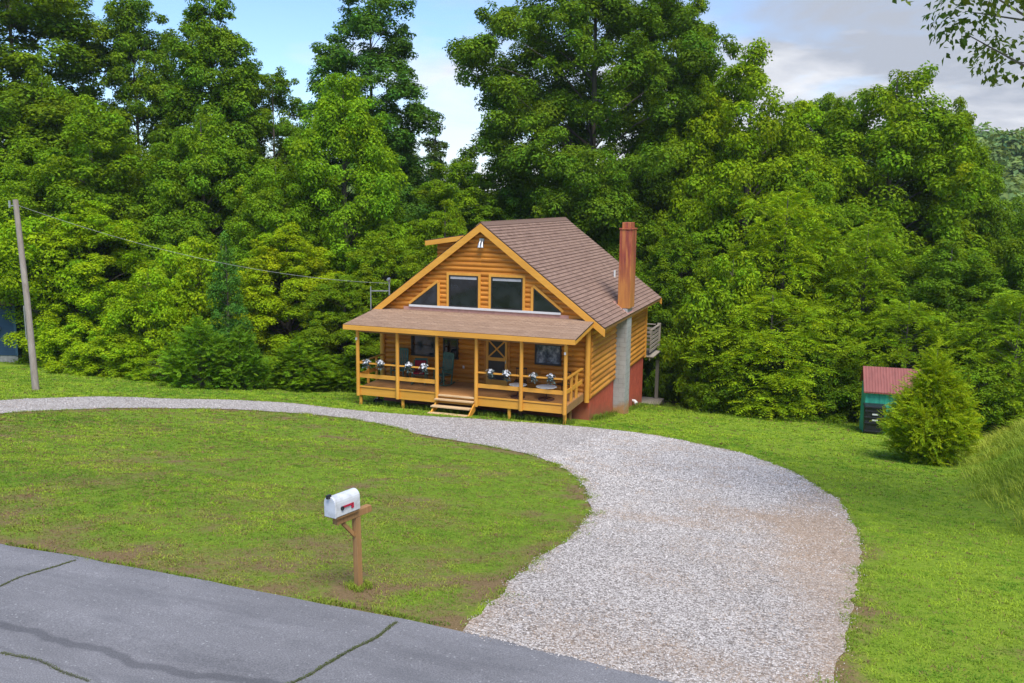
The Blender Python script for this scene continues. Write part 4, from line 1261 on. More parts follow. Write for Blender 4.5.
def fronds(r_, P0, D, L, nl, ll, lw, ang, droop, flatn=None):
    """pinnate sprays: P0 base, D direction, L length, nl leaflets per side"""
    n = len(P0)
    side = unit(np.cross(D, UP + r_.normal(size=(n, 3)) * .3)); nrm = unit(np.cross(side, D))
    t = (np.arange(nl) + .6) / nl
    V = []; C = []
    tone = r_.uniform(.75, 1.25, (n, 1)); hue = r_.normal(0, .07, (n, 1))
    for sgn in (-1, 1, 0):
        tt = t if sgn else np.array([.93])
        m = len(tt)
        pos = P0[:, None] + D[:, None] * (L[:, None] * tt)[..., None] - UP * (droop * L[:, None] * tt ** 2)[..., None]
        fw = unit(D[:, None] - UP * (droop * 1.6 * tt)[None, :, None])
        a = fw * math.cos(ang) + side[:, None] * (sgn * math.sin(ang)) if sgn else fw
        a = unit(a + r_.normal(size=(n, m, 3)) * .14 - UP * .12 * (droop > 0))
        nn = unit(nrm[:, None] + r_.normal(size=(n, m, 3)) * .25)
        nn = unit(nn - a * (a * nn).sum(-1, keepdims=True))
        prof = (.55 + .9 * tt * (1 - tt) * 2)
        l_ = (ll * prof)[None] * r_.uniform(.8, 1.2, (n, m)); w_ = l_ * lw / ll
        V.append(leaf_quads(pos.reshape(-1, 3), a.reshape(-1, 3), nn.reshape(-1, 3), l_.ravel(), w_.ravel(), .08, .12))
        lt = r_.uniform(.8, 1.2, (n, m, 1)) * tone[:, None]
        C.append(np.concatenate([lt * (1 + hue[:, None] * 1.5), lt * (1 + hue[:, None] * .3), lt * (1 - hue[:, None])], -1).reshape(-1, 3))
    return np.concatenate(V), np.concatenate(C)

def envelope(kind, t):
    t = np.clip(t, 0, 1)
    if kind == 'tall': return np.sin(np.pi * (t * .78 + .13) ** .85) ** .6
    if kind == 'slim': return np.sin(np.pi * (t * .88 + .10)) ** .6 * (1 - .35 * t)
    if kind == 'airy': return np.clip(1.02 - .62 * t ** 1.6 - .5 * (1 - np.minimum(t * 5, 1)), .15, 1)
    if kind == 'huge': return np.sin(np.pi * (t * .84 + .12)) ** .5
    if kind == 'broad': return np.clip(np.sqrt(np.clip(1 - t ** 2.2, 0, 1)) * (.80 + .25 * np.sin(np.pi * t)), .05, 2)
    if kind == 'walnut': return np.clip(np.sqrt(np.clip(1 - t ** 2.4, 0, 1)) * (.82 + .2 * np.sin(np.pi * t)), .05, 2)
    if kind == 'overhang': return np.sin(np.pi * (t * .9 + .08)) ** .5
    if kind == 'shrub': return np.sqrt(np.clip(1 - t ** 2.6, 0.02, 1))
    if kind == 'column': return np.clip((1 - t ** 2.6) ** .6, .12, 1)
    if kind == 'bigcedar': return np.clip(np.where(t < .27, .5 + .5 * np.sin(np.clip(t, 0, .27) / .27 * np.pi / 2), (1 - np.clip(t - .27, 0, 1) / .73) ** 1.05), .07, 1)
    if kind == 'cedar': return np.clip((1 - t ** 1.7) ** .75 * (.72 + .28 * np.minimum(t * 4, 1)), .08, 1.1)
    if kind == 'cedar_old': return np.clip((1 - t) ** .8 * (1 - .38 * (1 - np.minimum(t * 4.5, 1)) ** 1.4) * 1.12, .06, 1.1)
    if kind == 'pine': return np.clip((1 - t) ** .5 * (.6 + .4 * np.abs(np.sin(t * 14))), .1, 1)
    return np.ones_like(t)

def crown_points(r_, kind, H, Rr, z0, n, rad_lo, rad_hi, shell=.45, sep=.72, lobes=.22):
    ph = r_.uniform(0, 6.28, 6); cand_t = r_.random(n * 40)
    env = envelope(kind, cand_t)
    keep = r_.random(len(cand_t)) < env / env.max()
    t = cand_t[keep]; az = r_.uniform(0, 6.28, len(t))
    lob = 1 + lobes * (np.sin(2 * az + ph[0] + 5 * t) * .5 + np.sin(3 * az + ph[1] - 7 * t) * .45 + np.sin(5 * az + ph[2] + 11 * t) * .3 + np.sin(17 * t + ph[3] + az) * .35)
    rad = r_.uniform(rad_lo, rad_hi, len(t)) * np.clip(1.12 - .35 * t, .6, 1.2)
    rr = np.maximum(Rr * envelope(kind, t) * lob - rad * .75, .05) * (shell + (1 - shell) * np.sqrt(r_.random(len(t))))
    top = H - rad * .75
    z = z0 + (top - z0) * t
    C = np.c_[rr * np.cos(az), rr * np.sin(az), z]
    out = []
    for i in range(len(C)):
        if len(out) >= n: break
        if out:
            o = np.array(out)
            dd = np.linalg.norm(C[o] - C[i], axis=1)
            if (dd < sep * (rad[o] + rad[i]) * .62).any(): continue
        out.append(i)
    out = np.array(out)
    return C[out], rad[out]

def branch_mesh(r_, C, rad, H, z0, tr, lean=0.0, top_frac=.9, n_max=90, n=6):
    m = MB()
    pts = [(0, 0, -.4)]
    for i in range(1, 8):
        f = i / 7; pts.append((lean * f * f + r_.normal(0, .05) * f * H * .02, r_.normal(0, .05) * f * H * .02, H * top_frac * f))
    rads = [tr * (1.25 if i == 0 else 1 - .88 * (i / 7)) for i in range(8)]
    m.tube(pts, rads, 9)
    order = np.argsort(-rad)[:n_max]
    for i in order:
        c = C[i]; h = math.hypot(c[0], c[1])
        zb = max(z0 * .55, min(c[2] - h * r_.uniform(.45, .85), H * .82))
        f = np.clip(zb / (H * top_frac), 0, 1)
        base = Vector((lean * f * f, 0, zb)); tip = Vector(c)
        mid = base.lerp(tip, .5) + Vector((r_.normal(0, .1), r_.normal(0, .1), .10 * h))
        br_ = max(.018, tr * (1 - .8 * f) * .32)
        m.tube([base, mid, tip], [br_, br_ * .65, br_ * .22], 5, False)
    return m

def boughs_to_clumps(r_, C, rad, m, frac=.51):
    k = len(C); idx = np.repeat(np.arange(k), m)
    o = C[idx] * np.array([1, 1, 0]); o = unit(o)
    d = unit(r_.normal(size=(k * m, 3)) * np.array([1, 1, .8]) + np.array([0, 0, .38]) + o * .38)
    rr = rad[idx] * r_.uniform(.35, .95, k * m)
    P_ = C[idx] + d * rr[:, None] * np.array([1, 1, .85])
    P_[:, 2] -= .10 * np.hypot(P_[:, 0] - C[idx, 0], P_[:, 1] - C[idx, 1]) ** 1.5 * .8   # drooping rim
    return P_, rad[idx] * r_.uniform(frac * .7, frac * 1.15, k * m)

ARCH = {}
# kind: H, R, z0 fraction, clump count, clump radius range, leaves per m2, leaf size
SPEC = {
 'tall':   (25., 4.5, .16, 200, (.7, 1.65), 76, .175, 3),
 'slim':   (25., 3.7, .30, 130, (.65, 1.4), 76, .175, 1),
 'airy':   (28., 4.8, .12, 230, (.65, 1.45), 68, .175, 1),
 'huge':   (30., 8.1, .16, 250, (.95, 2.05), 60, .19, 1),
 'broad':  (15., 4.4, .05, 150, (.65, 1.45), 96, .15, 4),
 'walnut': (11., 3.9, .03, 95, (.7, 1.4), 0, 0, 2),
 'shrub':  (5., 2.5, .02, 80, (.38, .92), 98, .132, 3),
 'column': (8.1, 1.3, .03, 150, (.24, .42), 120, .115, 1),
 'pine':   (23., 2.9, .35, 60, (.6, 1.1), 40, .25, 1),
 'overhang': (7.5, 2.4, .42, 120, (.35, .75), 70, .16, 1),
 'cedar': (3.2, 1.5, .0, 190, (.25, .42), 0, 0, 2),
 'bigcedar': (3.95, 1.62, .02, 400, (.20, .34), 0, 0, 1),
}
def make_arch(kind, var):
    H, Rr, zf, n, (rl, rh), dens, size, nv = SPEC[kind]
    r_ = np.random.default_rng(1000 + 17 * var + sum(map(ord, kind)))
    shell = {'huge': .3, 'airy': .25, 'tall': .4, 'slim': .25, 'pine': .2}.get(kind, .5)
    BC, brad = C, rad = crown_points(r_, kind, H, Rr, H * zf, n, rl, rh, shell, .62, .28 if kind == 'bigcedar' else .26)
    if kind in ('tall', 'slim', 'airy', 'huge', 'broad', 'shrub', 'walnut'):
        C, rad = boughs_to_clumps(r_, C, rad, {"walnut": 5, "shrub": 6, "huge": 7}.get(kind, 6))
    if kind == 'walnut':
        k = 7; idx = np.repeat(np.arange(len(C)), k)
        d = unit(r_.normal(size=(len(idx), 3)) * np.array([1, 1, .45]) + np.array([0, 0, .28]) + unit(C[idx] * np.array([1, 1, .1])) * .35)
        p = C[idx] + d * (rad[idx] * r_.uniform(.0, .9, len(idx)))[:, None]
        V, col = fronds(r_, p, d, r_.uniform(.55, .95, len(idx)), 6, .235, .085, R(62), .42)
    elif kind in ('cedar', 'bigcedar'):
        k = 9 if kind == 'bigcedar' else 8; idx = np.repeat(np.arange(len(C)), k)
        o = C[idx].copy(); o[:, 2] = 0; o = unit(o)
        d = unit(o * .8 + UP * (.55 if kind == 'bigcedar' else .45) + r_.normal(size=(len(idx), 3)) * .38)
        p = C[idx] + r_.normal(size=(len(idx), 3)) * (rad[idx] * .5)[:, None] - d * .12
        if kind == 'bigcedar': V, col = fronds(r_, p, d, r_.uniform(.35, .85, len(idx)), 11, .14, .032, R(36), .16)
        else: V, col = fronds(r_, p, d, r_.uniform(.3, .5, len(idx)), 6, .15, .05, R(38), .05)
    else:
        V, col = clumps_to_leaves(r_, C, rad, dens, size, .82 if kind != 'pine' else .5)
    nq = len(V)
    b = np.arange(nq)[:, None] * 4
    F = np.concatenate([b + [[0, 1, 2]], b + [[0, 2, 3]]])
    cm = mesh_np('crown', V.reshape(-1, 3), F, M['leaf'], np.repeat(col, 4, axis=0))
    crown_mesh = cm.data; bpy.data.objects.remove(cm)
    tr = {'shrub': .07, 'cedar': .06, 'bigcedar': .07, 'column': .08, 'walnut': .16, 'huge': .42, 'pine': .25}.get(kind, .26)
    bm = branch_mesh(r_, BC, brad, H, H * zf, tr, 0, .93, 60 if 'cedar' in kind else 110)
    bo = bm.build('trunk', M['bark'], smooth=True); trunk_mesh = bo.data; bpy.data.objects.remove(bo)
    ARCH[(kind, var)] = (crown_mesh, trunk_mesh, H, Rr)

TREES = [
 (-42.21, 14.11, -2.61, 26.34, 7.49, 'tall', (0.055, 0.105, 0.022), 'tall dark tree at the far left edge with its top cut off by the frame', 'woodland trees behind the cabin'),
 (-37.49, 19.83, -3.49, 25.08, 4.26, 'tall', (0.052, 0.11, 0.028), 'tall tree with a rounded top beside the sky gap on the far left', 'woodland trees behind the cabin'),
 (-29.12, 17.48, -3.13, 25.02, 4.09, 'slim', (0.055, 0.115, 0.03), 'tall slim tree with a bare grey trunk showing, left of the blue sky', 'woodland trees behind the cabin'),
 (-27.63, 21.81, -3.8, 20.46, 3.67, 'tall', (0.06, 0.12, 0.028), 'middling tree under the left patch of blue sky', 'woodland trees behind the cabin'),
 (-22.96, 27.2, -4.62, 28.15, 6.04, 'airy', (0.045, 0.115, 0.045), 'tall airy bluish green tree standing alone against the blue sky', 'woodland trees behind the cabin'),
 (-25.81, 44.76, -6.74, 23.11, 2.98, 'pine', (0.03, 0.06, 0.03), 'distant dark pine beside the white cloud, left of the huge tree', 'woodland trees behind the cabin'),
 (-14.43, 22.75, -3.94, 14.57, 3.66, 'tall', (0.065, 0.13, 0.022), 'rounded tree behind the cabin gable, below the distant pine', 'woodland trees behind the cabin'),
 (-23.56, 32.48, -5.41, 18.44, 3.2, 'tall', (0.05, 0.105, 0.03), 'darker tree filling the gap between the airy tree and the distant pine', 'woodland trees behind the cabin'),
 (-6.8, 28.78, -4.86, 30.3, 8.77, 'huge', (0.055, 0.115, 0.024), 'hugest tree, rising behind the cabin roof with sky showing through its crown', 'woodland trees behind the cabin'),
 (-2.1, 32.27, -5.38, 27.45, 4.08, 'tall', (0.06, 0.12, 0.022), 'tall tree leaning against the right side of the huge tree', 'woodland trees behind the cabin'),
 (3.82, 26.62, -4.54, 23.02, 5.85, 'broad', (0.08, 0.145, 0.016), 'broad bright green tree above and to the right of the brick red chimney', 'woodland trees behind the cabin'),
 (7.44, 37.21, -6.05, 21.74, 4.4, 'tall', (0.055, 0.11, 0.022), 'lower tree in the dip of the skyline below the grey cloud', 'woodland trees behind the cabin'),
 (12.28, 30.55, -5.13, 22.51, 6.92, 'broad', (0.066, 0.125, 0.018), 'broad domed tree at the right with the highest crown under the grey cloud', 'woodland trees behind the cabin'),
 (17.77, 34.18, -5.65, 18.03, 4.33, 'broad', (0.052, 0.105, 0.022), 'dark tree sloping down towards the far hill on the right', 'woodland trees behind the cabin'),
 (-18.45, 15.41, -2.81, 18.67, 4.94, 'broad', (0.072, 0.15, 0.024), 'full mid green tree in front of the airy bluish tree', 'woodland trees behind the cabin'),
 (-32.55, 10.34, -2.02, 16.27, 5.69, 'broad', (0.062, 0.125, 0.02), 'wide tree in the middle of the left bank of woodland', 'woodland trees behind the cabin'),
 (-26.96, 13.3, -2.48, 16.02, 4.58, 'broad', (0.06, 0.125, 0.024), 'wide tree in front of the slim tree with the bare trunk', 'woodland trees behind the cabin'),
 (-37.3, 9.59, -1.91, 14.4, 4.58, 'broad', (0.066, 0.13, 0.02), 'wide tree at the left edge behind the utility pole', 'woodland trees behind the cabin'),
 (-10.33, 24.16, -4.16, 14.51, 4.33, 'broad', (0.045, 0.1, 0.022), 'dark tree low behind the left half of the cabin roof', 'woodland trees behind the cabin'),
 (-4.24, 24.25, -4.17, 15.48, 4.18, 'broad', (0.05, 0.105, 0.022), 'dark tree straight behind the chimney top', 'woodland trees behind the cabin'),
 (-20.91, 12.0, -2.28, 13.02, 3.75, 'broad', (0.064, 0.13, 0.022), 'mid green tree between the slim tree and the full mid green tree', 'woodland trees behind the cabin'),
 (7.45, 24.1, -4.15, 15.39, 4.5, 'broad', (0.06, 0.12, 0.02), 'tree in front of the lower skyline tree, right of the bright broad tree', 'woodland trees behind the cabin'),
 (20.64, 26.48, -4.52, 14.39, 3.46, 'broad', (0.055, 0.11, 0.022), 'tree at the right edge in front of the far hill', 'woodland trees behind the cabin'),
 (0.92, 27.56, -4.68, 21.29, 3.93, 'broad', (0.075, 0.14, 0.017), 'bright tree squeezed between the huge tree and the broad bright tree', 'woodland trees behind the cabin'),
 (5.72, 30.21, -5.08, 20.45, 3.33, 'broad', (0.07, 0.13, 0.018), 'tree on the right shoulder of the broad bright tree, left of the skyline dip', 'woodland trees behind the cabin'),
 (16.22, 33.9, -5.61, 21.13, 3.66, 'broad', (0.062, 0.12, 0.018), 'tree on the right shoulder of the broad domed tree', 'woodland trees behind the cabin'),
 (9.3, 32.54, -5.42, 20.96, 3.05, 'broad', (0.062, 0.12, 0.018), 'tree on the left shoulder of the broad domed tree', 'woodland trees behind the cabin'),
 (-37.62, 11.92, -2.27, 18.69, 4.43, 'broad', (0.06, 0.12, 0.02), 'broad tree in front of the tall dark tree at the far left', 'woodland trees behind the cabin'),
 (0.78, 21.43, -3.74, 11.04, 3.3, 'broad', (0.07, 0.14, 0.02), 'leafy tree just right of the chimney', 'leafy trees and shrubs along the back of the lawn'),
 (4.31, 16.18, -2.93, 8.73, 3.2, 'shrub', (0.09, 0.17, 0.018), 'bright yellow green bushy tree beside the rear deck', 'leafy trees and shrubs along the back of the lawn'),
 (6.7, 19.44, -3.43, 12.79, 4.16, 'walnut', (0.115, 0.2, 0.018), 'bright drooping leaved tree in the middle of the right tree line', 'leafy trees and shrubs along the back of the lawn'),
 (6.48, 15.19, -2.77, 6.69, 3.87, 'walnut', (0.115, 0.2, 0.02), 'lower drooping leaved tree reaching down to the lawn left of the green shed', 'leafy trees and shrubs along the back of the lawn'),
 (10.92, 19.7, -3.47, 10.98, 3.81, 'walnut', (0.095, 0.175, 0.02), 'drooping leaved tree behind the green shed', 'leafy trees and shrubs along the back of the lawn'),
 (14.98, 18.92, -3.35, 9.91, 4.17, 'broad', (0.055, 0.115, 0.02), 'darker tree behind the large cedar bush', 'leafy trees and shrubs along the back of the lawn'),
 (12.9, 15.32, -2.79, 6.73, 2.96, 'walnut', (0.1, 0.18, 0.02), 'low leafy tree between the green shed and the large cedar bush', 'leafy trees and shrubs along the back of the lawn'),
 (17.54, 14.34, -2.64, 7.12, 3.03, 'walnut', (0.095, 0.175, 0.02), 'low spreading tree above the grassy bank at the right edge', 'leafy trees and shrubs along the back of the lawn'),
 (3.94, 14.07, -2.6, 3.78, 1.81, 'shrub', (0.07, 0.14, 0.02), 'low round shrub at the foot of the rear deck', 'leafy trees and shrubs along the back of the lawn'),
 (5.41, 14.02, -2.59, 3.26, 2.3, 'shrub', (0.06, 0.12, 0.02), 'low shrub at the lawn edge, midway between deck and green shed', 'leafy trees and shrubs along the back of the lawn'),
 (8.78, 14.7, -2.7, 3.74, 2.27, 'shrub', (0.055, 0.115, 0.02), 'low shrub just left of the green shed', 'leafy trees and shrubs along the back of the lawn'),
 (16.16, 12.52, -2.36, 3.53, 2.5, 'shrub', (0.075, 0.14, 0.018), 'shrub behind the grassy bank on the right', 'leafy trees and shrubs along the back of the lawn'),
 (0.42, 19.88, -3.5, 6.45, 1.65, 'shrub', (0.06, 0.125, 0.02), 'tall shrub hidden partly by the rear deck posts', 'leafy trees and shrubs along the back of the lawn'),
 (-29.02, 6.28, -1.39, 9.44, 3.98, 'broad', (0.12, 0.215, 0.016), 'bright yellow green tree right beside the utility pole', 'leafy trees and shrubs along the back of the lawn'),
 (-23.04, 3.85, -1.02, 5.62, 2.52, 'shrub', (0.11, 0.205, 0.016), 'yellow green bushy shrub between the pole and the pair of dark cedars', 'leafy trees and shrubs along the back of the lawn'),
 (-23.28, 7.6, -1.6, 7.73, 2.99, 'shrub', (0.118, 0.21, 0.018), 'yellow green shrub left of the blue green columnar evergreen', 'leafy trees and shrubs along the back of the lawn'),
 (-18.25, 8.91, -1.8, 8.76, 3.77, 'broad', (0.13, 0.21, 0.016), 'olive yellow tree right of the blue green columnar evergreen', 'leafy trees and shrubs along the back of the lawn'),
 (-18.44, 4.04, -1.05, 7.69, 1.07, 'column', (0.042, 0.12, 0.055), 'blue green columnar evergreen standing among the yellow green trees', 'leafy trees and shrubs along the back of the lawn'),
 (-13.54, 11.06, -2.13, 8.77, 3.26, 'broad', (0.085, 0.155, 0.018), 'bright green tree left of the cabin gable', 'leafy trees and shrubs along the back of the lawn'),
 (-12.95, 17.77, -3.17, 11.48, 3.05, 'broad', (0.085, 0.16, 0.018), 'bright green tree just behind the cabin dormer', 'leafy trees and shrubs along the back of the lawn'),
 (-14.25, 7.97, -1.66, 6.05, 2.84, 'broad', (0.075, 0.14, 0.018), 'green tree at the left end of the cabin porch roof', 'leafy trees and shrubs along the back of the lawn'),
 (-31.04, 4.53, -1.12, 8.06, 2.97, 'overhang', (0.1, 0.19, 0.016), 'leafy tree whose crown hides the roof of the blue house', 'leafy trees and shrubs along the back of the lawn'),
 (-31.0, 5.64, -1.29, 3.56, 1.94, 'shrub', (0.1, 0.19, 0.016), 'leafy shrub close to the right side of the blue house', 'leafy trees and shrubs along the back of the lawn'),
 (-24.1, 2.18, -0.76, 2.49, 2.22, 'shrub', (0.12, 0.215, 0.018), 'low yellow flecked shrub at the lawn edge left of the dark cedars', 'leafy trees and shrubs along the back of the lawn'),
 (-13.38, 12.74, -2.39, 3.11, 1.98, 'shrub', (0.06, 0.12, 0.02), 'shrub seen through the left end of the porch', 'leafy trees and shrubs along the back of the lawn'),
 (-20.68, 1.71, -0.68, 1.48, 1.67, 'shrub', (0.11, 0.2, 0.018), 'low leafy shrub touching the left dark cedar', 'leafy trees and shrubs along the back of the lawn'),
 (-17.48, 0.65, -0.52, 3.24, 1.68, 'cedar', (0.065, 0.15, 0.028), 'left and taller of the two dark green cedars on the lawn edge', 'dark cedars at the lawn edge'),
 (-16.13, 1.72, -0.69, 2.9, 1.33, 'cedar', (0.06, 0.14, 0.028), 'right and smaller of the two dark green cedars on the lawn edge', 'dark cedars at the lawn edge'),
 (-14.67, 4.39, -1.1, 2.47, 2.03, 'cedar', (0.075, 0.155, 0.022), 'spreading dark cedar between the pair of cedars and the cabin porch', 'dark cedars at the lawn edge'),
 (-13.1, 5.93, -1.34, 1.9, 1.48, 'cedar', (0.07, 0.145, 0.022), 'low cedar shrub close to the left end of the porch', 'dark cedars at the lawn edge'),
 (12.68, -0.26, -0.38, 4.08, 1.36, 'bigcedar', (0.135, 0.215, 0.024), 'large feathery yellow green cedar standing alone on the right lawn', None)
]
count = {}
for (x, y, g, H, Rr, kind, col, lab, grp) in TREES:
    nv = SPEC[kind][7]
    var = count.get(kind, 0) % nv; rep = count.get(kind, 0) // nv; count[kind] = count.get(kind, 0) + 1
    if (kind, var) not in ARCH: make_arch(kind, var)
    cm, tm, H0, R0 = ARCH[(kind, var)]
    nm = {'shrub': 'shrub', 'cedar': 'cedar_tree', 'bigcedar': 'cedar_tree', 'column': 'evergreen_tree', 'pine': 'pine_tree'}.get(kind, 'leafy_tree')
    t = thing(nm, lab, 'shrub' if kind == 'shrub' else 'tree', (x, y, g), (rep * 2.1 + var * 1.3 + x) % 6.28, grp)
    t.scale = (Rr / R0, Rr / R0, H / H0)
    o = bpy.data.objects.new('crown', cm); COL.objects.link(o); o.parent = t; k = 1.22 if kind in ('broad', 'slim', 'tall') and grp and 'woodland' in grp else 1.0; o.color = (col[0] * 2.35 * k, col[1] * 1.98 * k, col[2] * .55, 1)
    o = bpy.data.objects.new('trunk', tm); COL.objects.link(o); o.parent = t

# near tree whose low boughs hang into the top right corner
def near_tree():
    r_ = np.random.default_rng(77)
    x, y = 14.0, -13.0; g = float(terr(x, y)); H = 14.5
    t = thing('leafy_tree', 'near tree at the top right corner with loose leaves hanging against the sky', 'tree', (x, y, g))
    C = []; rad = []
    for i in range(120):
        a = r_.uniform(0, 6.28); zz = r_.uniform(9.6, 14.0); rr = 4.35 * math.sqrt(r_.uniform(.05, 1)) * (1 - .45 * max(0, zz - 11) / 3)
        C.append((rr * math.cos(a), rr * math.sin(a), zz - .10 * rr)); rad.append(r_.uniform(.45, .8))
    C = np.array(C); rad = np.array(rad)
    V, col = clumps_to_leaves(r_, C, rad, 30, .155, .8, .25, .3, .8)
    b = np.arange(len(V))[:, None] * 4
    F = np.concatenate([b + [[0, 1, 2]], b + [[0, 2, 3]]])
    o = mesh_np('crown', V.reshape(-1, 3), F, M['leaf'], np.repeat(col, 4, axis=0), t); o.color = (.15, .21, .04, 1)
    branch_mesh(r_, C, rad, H, 8, .24, 0, .95, 80).build('trunk', M['bark'], t, smooth=True)
near_tree()

# understory and far wood: masses nobody could count
def wood_mass(name, label, C, rad, dens, size, col, tone=.25):
    r_ = np.random.default_rng(len(C))
    V, c = clumps_to_leaves(r_, C, rad, dens, size, .85, tone)
    b = np.arange(len(V))[:, None] * 4
    F = np.concatenate([b + [[0, 1, 2]], b + [[0, 2, 3]]])
    o = mesh_np(name, V.reshape(-1, 3), F, M['leaf'], np.repeat(c, 4, axis=0)); o.color = (*col, 1)
    tag(o, label, 'woodland', kind='stuff')
r_ = np.random.default_rng(9)
n = 900
x = r_.uniform(-62, 46, n); y = r_.uniform(33, 75, n); z = terr(x, y) + r_.uniform(1.0, 9.5, n) + .06 * np.maximum(y - 40, 0)
wood_mass('woodland', 'dense dark woodland deep behind the cabin', np.c_[x, y, z], r_.uniform(1.3, 2.4, n), 7, .55, (.085, .16, .025))
n = 2600
az = r_.uniform(-.62, .40, n); d = r_.uniform(95, 330, n)
x = 9 + d * np.sin(az); y = -32 + d * np.cos(az); z = terr(x, y) + r_.uniform(.5, 7.5, n)
wood_mass('hill_woodland', 'pale green forest covering the far hill', np.c_[x, y, z], r_.uniform(2.2, 4.6, n), 1.5, 1.25, (.19, .28, .085))
# leaf litter shrub layer filling the foot of the wood
n = 420
x = r_.uniform(-44, 30, n); y = 13.5 + .16 * np.abs(x - 4) + r_.uniform(1.5, 9, n)
y = np.where(x < -9, 9 - .19 * (x + 9) * .6 + r_.uniform(1.5, 9, n), y)
z = terr(x, y) + r_.uniform(.2, 2.6, n)
k = ~((x > -11) & (x < 3.4) & (y < 18.5))
wood_mass('undergrowth', 'dark leafy undergrowth at the foot of the woodland', np.c_[x, y, z][k], r_.uniform(.6, 1.2, n)[k], 16, .26, (.10, .18, .022))

# ------------------------------------------------------------------ light, sky, camera
hz = MB(); hz.box(-190, -60, -10, 260, 340, 60)
m = bpy.data.materials.new('air'); m.use_nodes = True
m.node_tree.nodes.clear()
mo = m.node_tree.nodes.new('ShaderNodeOutputMaterial'); pv = m.node_tree.nodes.new('ShaderNodeVolumePrincipled')
pv.inputs['Color'].default_value = (.80, .88, 1, 1); pv.inputs['Density'].default_value = .0002; pv.inputs['Anisotropy'].default_value = .2
m.node_tree.links.new(pv.outputs[0], mo.inputs['Volume'])
tag(hz.build('haze', m), 'thin bluish summer haze over the valley', 'haze', kind='stuff')

SUN_EL, SUN_AZ = R(61), R(-52)     # azimuth measured from +X towards +Y: the sun stands to the right, a little in front of the cabin
sd = Vector((math.cos(SUN_EL) * math.cos(SUN_AZ), math.cos(SUN_EL) * math.sin(SUN_AZ), math.sin(SUN_EL)))
L = bpy.data.lights.new('sun', 'SUN'); L.energy = 1.5; L.angle = R(32); L.color = (1.0, .95, .86)
so = bpy.data.objects.new('sun', L); COL.objects.link(so)
so.rotation_euler = sd.to_track_quat('Z', 'Y').to_euler(); so.location = (30, -30, 60)

world = bpy.data.worlds.new('World'); scene.world = world; world.use_nodes = True
nt = world.node_tree; nt.nodes.clear()
wo = nt.nodes.new('ShaderNodeOutputWorld'); bg = nt.nodes.new('ShaderNodeBackground')
nt.links.new(bg.outputs[0], wo.inputs[0])
sky = nt.nodes.new('ShaderNodeTexSky'); sky.sky_type = 'NISHITA'; sky.sun_disc = False
sky.sun_elevation = SUN_EL; sky.sun_rotation = math.atan2(sd.x, sd.y)
sky.air_density = 1.0; sky.dust_density = .5; sky.ozone_density = 1.5; sky.altitude = 300
SKYS = 0.077
bg.inputs['Strength'].default_value = SKYS
co = coord(nt, 'Generated')
sep = nt.nodes.new('ShaderNodeSeparateXYZ'); nt.links.new(co, sep.inputs[0])
zz = math_n(nt, 'ADD', math_n(nt, 'MAXIMUM', sep.outputs[2], 0.0), .16)
cv = nt.nodes.new('ShaderNodeCombineXYZ')
nt.links.new(math_n(nt, 'DIVIDE', sep.outputs[0], zz), cv.inputs[0]); nt.links.new(math_n(nt, 'DIVIDE', sep.outputs[1], zz), cv.inputs[1])
n1 = noise(nt, cv.outputs[0], 1.15, 7, .55, .35); n2 = noise(nt, cv.outputs[0], 2.4, 5, .6, .2)
# weather: more cloud low down and towards the right (east) side
azr = math_n(nt, 'SUBTRACT', sep.outputs[0], math_n(nt, 'MULTIPLY', sep.outputs[1], -.18))
cover = math_n(nt, 'ADD', math_n(nt, 'MULTIPLY', azr, .55), math_n(nt, 'MULTIPLY', sep.outputs[2], -1.15))
cf = math_n(nt, 'ADD', n1, math_n(nt, 'ADD', cover, .27))
cmask = ramp(nt, cf, [(.43, (0, 0, 0)), (.70, (1, 1, 1))])
K = 1.0 / SKYS
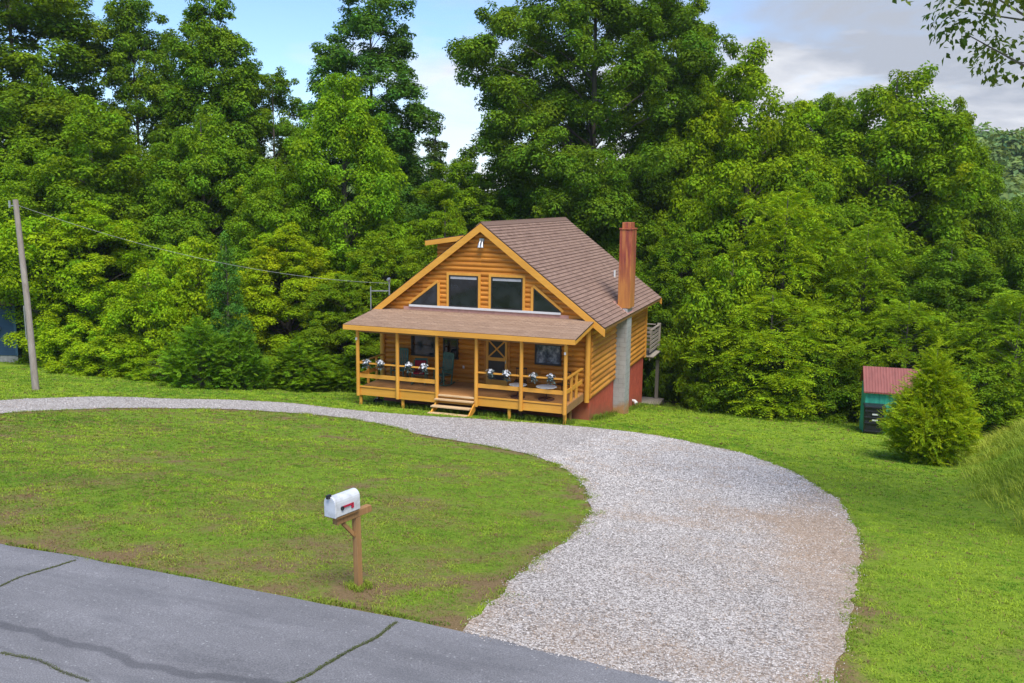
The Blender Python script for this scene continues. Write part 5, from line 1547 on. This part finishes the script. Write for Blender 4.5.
# clouds: white where thin and low, grey where thick and high
gf = math_n(nt, 'ADD', math_n(nt, 'MULTIPLY', sep.outputs[2], 3.4), math_n(nt, 'ADD', math_n(nt, 'MULTIPLY', n2, 1.1), -.62))
gf = math_n(nt, 'ADD', gf, math_n(nt, 'MULTIPLY', azr, .9))
def sc_(c): return tuple(v * K for v in c)
gray = ramp(nt, gf, [(.15, (.66, .67, .70)), (.65, (.34, .37, .43))])
gk = nt.nodes.new('ShaderNodeMix'); gk.data_type = 'RGBA'; gk.blend_type = 'MULTIPLY'
gk.inputs[0].default_value = 1; nt.links.new(gray, gk.inputs[6]); gk.inputs[7].default_value = (K * CLOUD_GAIN, K * CLOUD_GAIN, K * CLOUD_GAIN, 1) if False else (K * 0.49, K * 0.49, K * 0.49, 1)
tint = mix(nt, 1.0, sky.outputs[0], (.72,.83,1.0), 'MULTIPLY')
final = mix(nt, cmask, tint, gk.outputs[2])
nt.links.new(final, bg.inputs['Color'])

cam = bpy.data.cameras.new('camera'); cam.sensor_width = 36.0; cam.lens = 901.0 * 36.0 / 1024.0
cam.clip_start = .1; cam.clip_end = 5000
co_ = bpy.data.objects.new('camera', cam); COL.objects.link(co_)
yaw, pit, roll = .341, .158, .013
fwv = Vector((-math.sin(yaw) * math.cos(pit), math.cos(yaw) * math.cos(pit), -math.sin(pit)))
r0 = Vector((math.cos(yaw), math.sin(yaw), 0)); u0 = r0.cross(fwv)
rv = r0 * math.cos(roll) + u0 * math.sin(roll); uv_ = -r0 * math.sin(roll) + u0 * math.cos(roll)
mw = Matrix(((rv.x, uv_.x, -fwv.x, CAM[0]), (rv.y, uv_.y, -fwv.y, CAM[1]), (rv.z, uv_.z, -fwv.z, CAM[2]), (0, 0, 0, 1)))
co_.matrix_world = mw
scene.camera = co_

scene.render.engine = 'CYCLES'
scene.view_settings.view_transform = 'Standard'; scene.view_settings.look = 'None'
scene.view_settings.exposure = 1.64; scene.view_settings.gamma = 1.0; scene.view_settings.use_curve_mapping = False
scene.cycles.use_denoising = True
try: scene.cycles.denoiser = 'OPENIMAGEDENOISE'
except Exception: pass
scene.cycles.max_bounces = 6; scene.cycles.diffuse_bounces = 3; scene.cycles.glossy_bounces = 2
scene.cycles.transmission_bounces = 3; scene.cycles.transparent_max_bounces = 4
scene.cycles.sample_clamp_indirect = 6
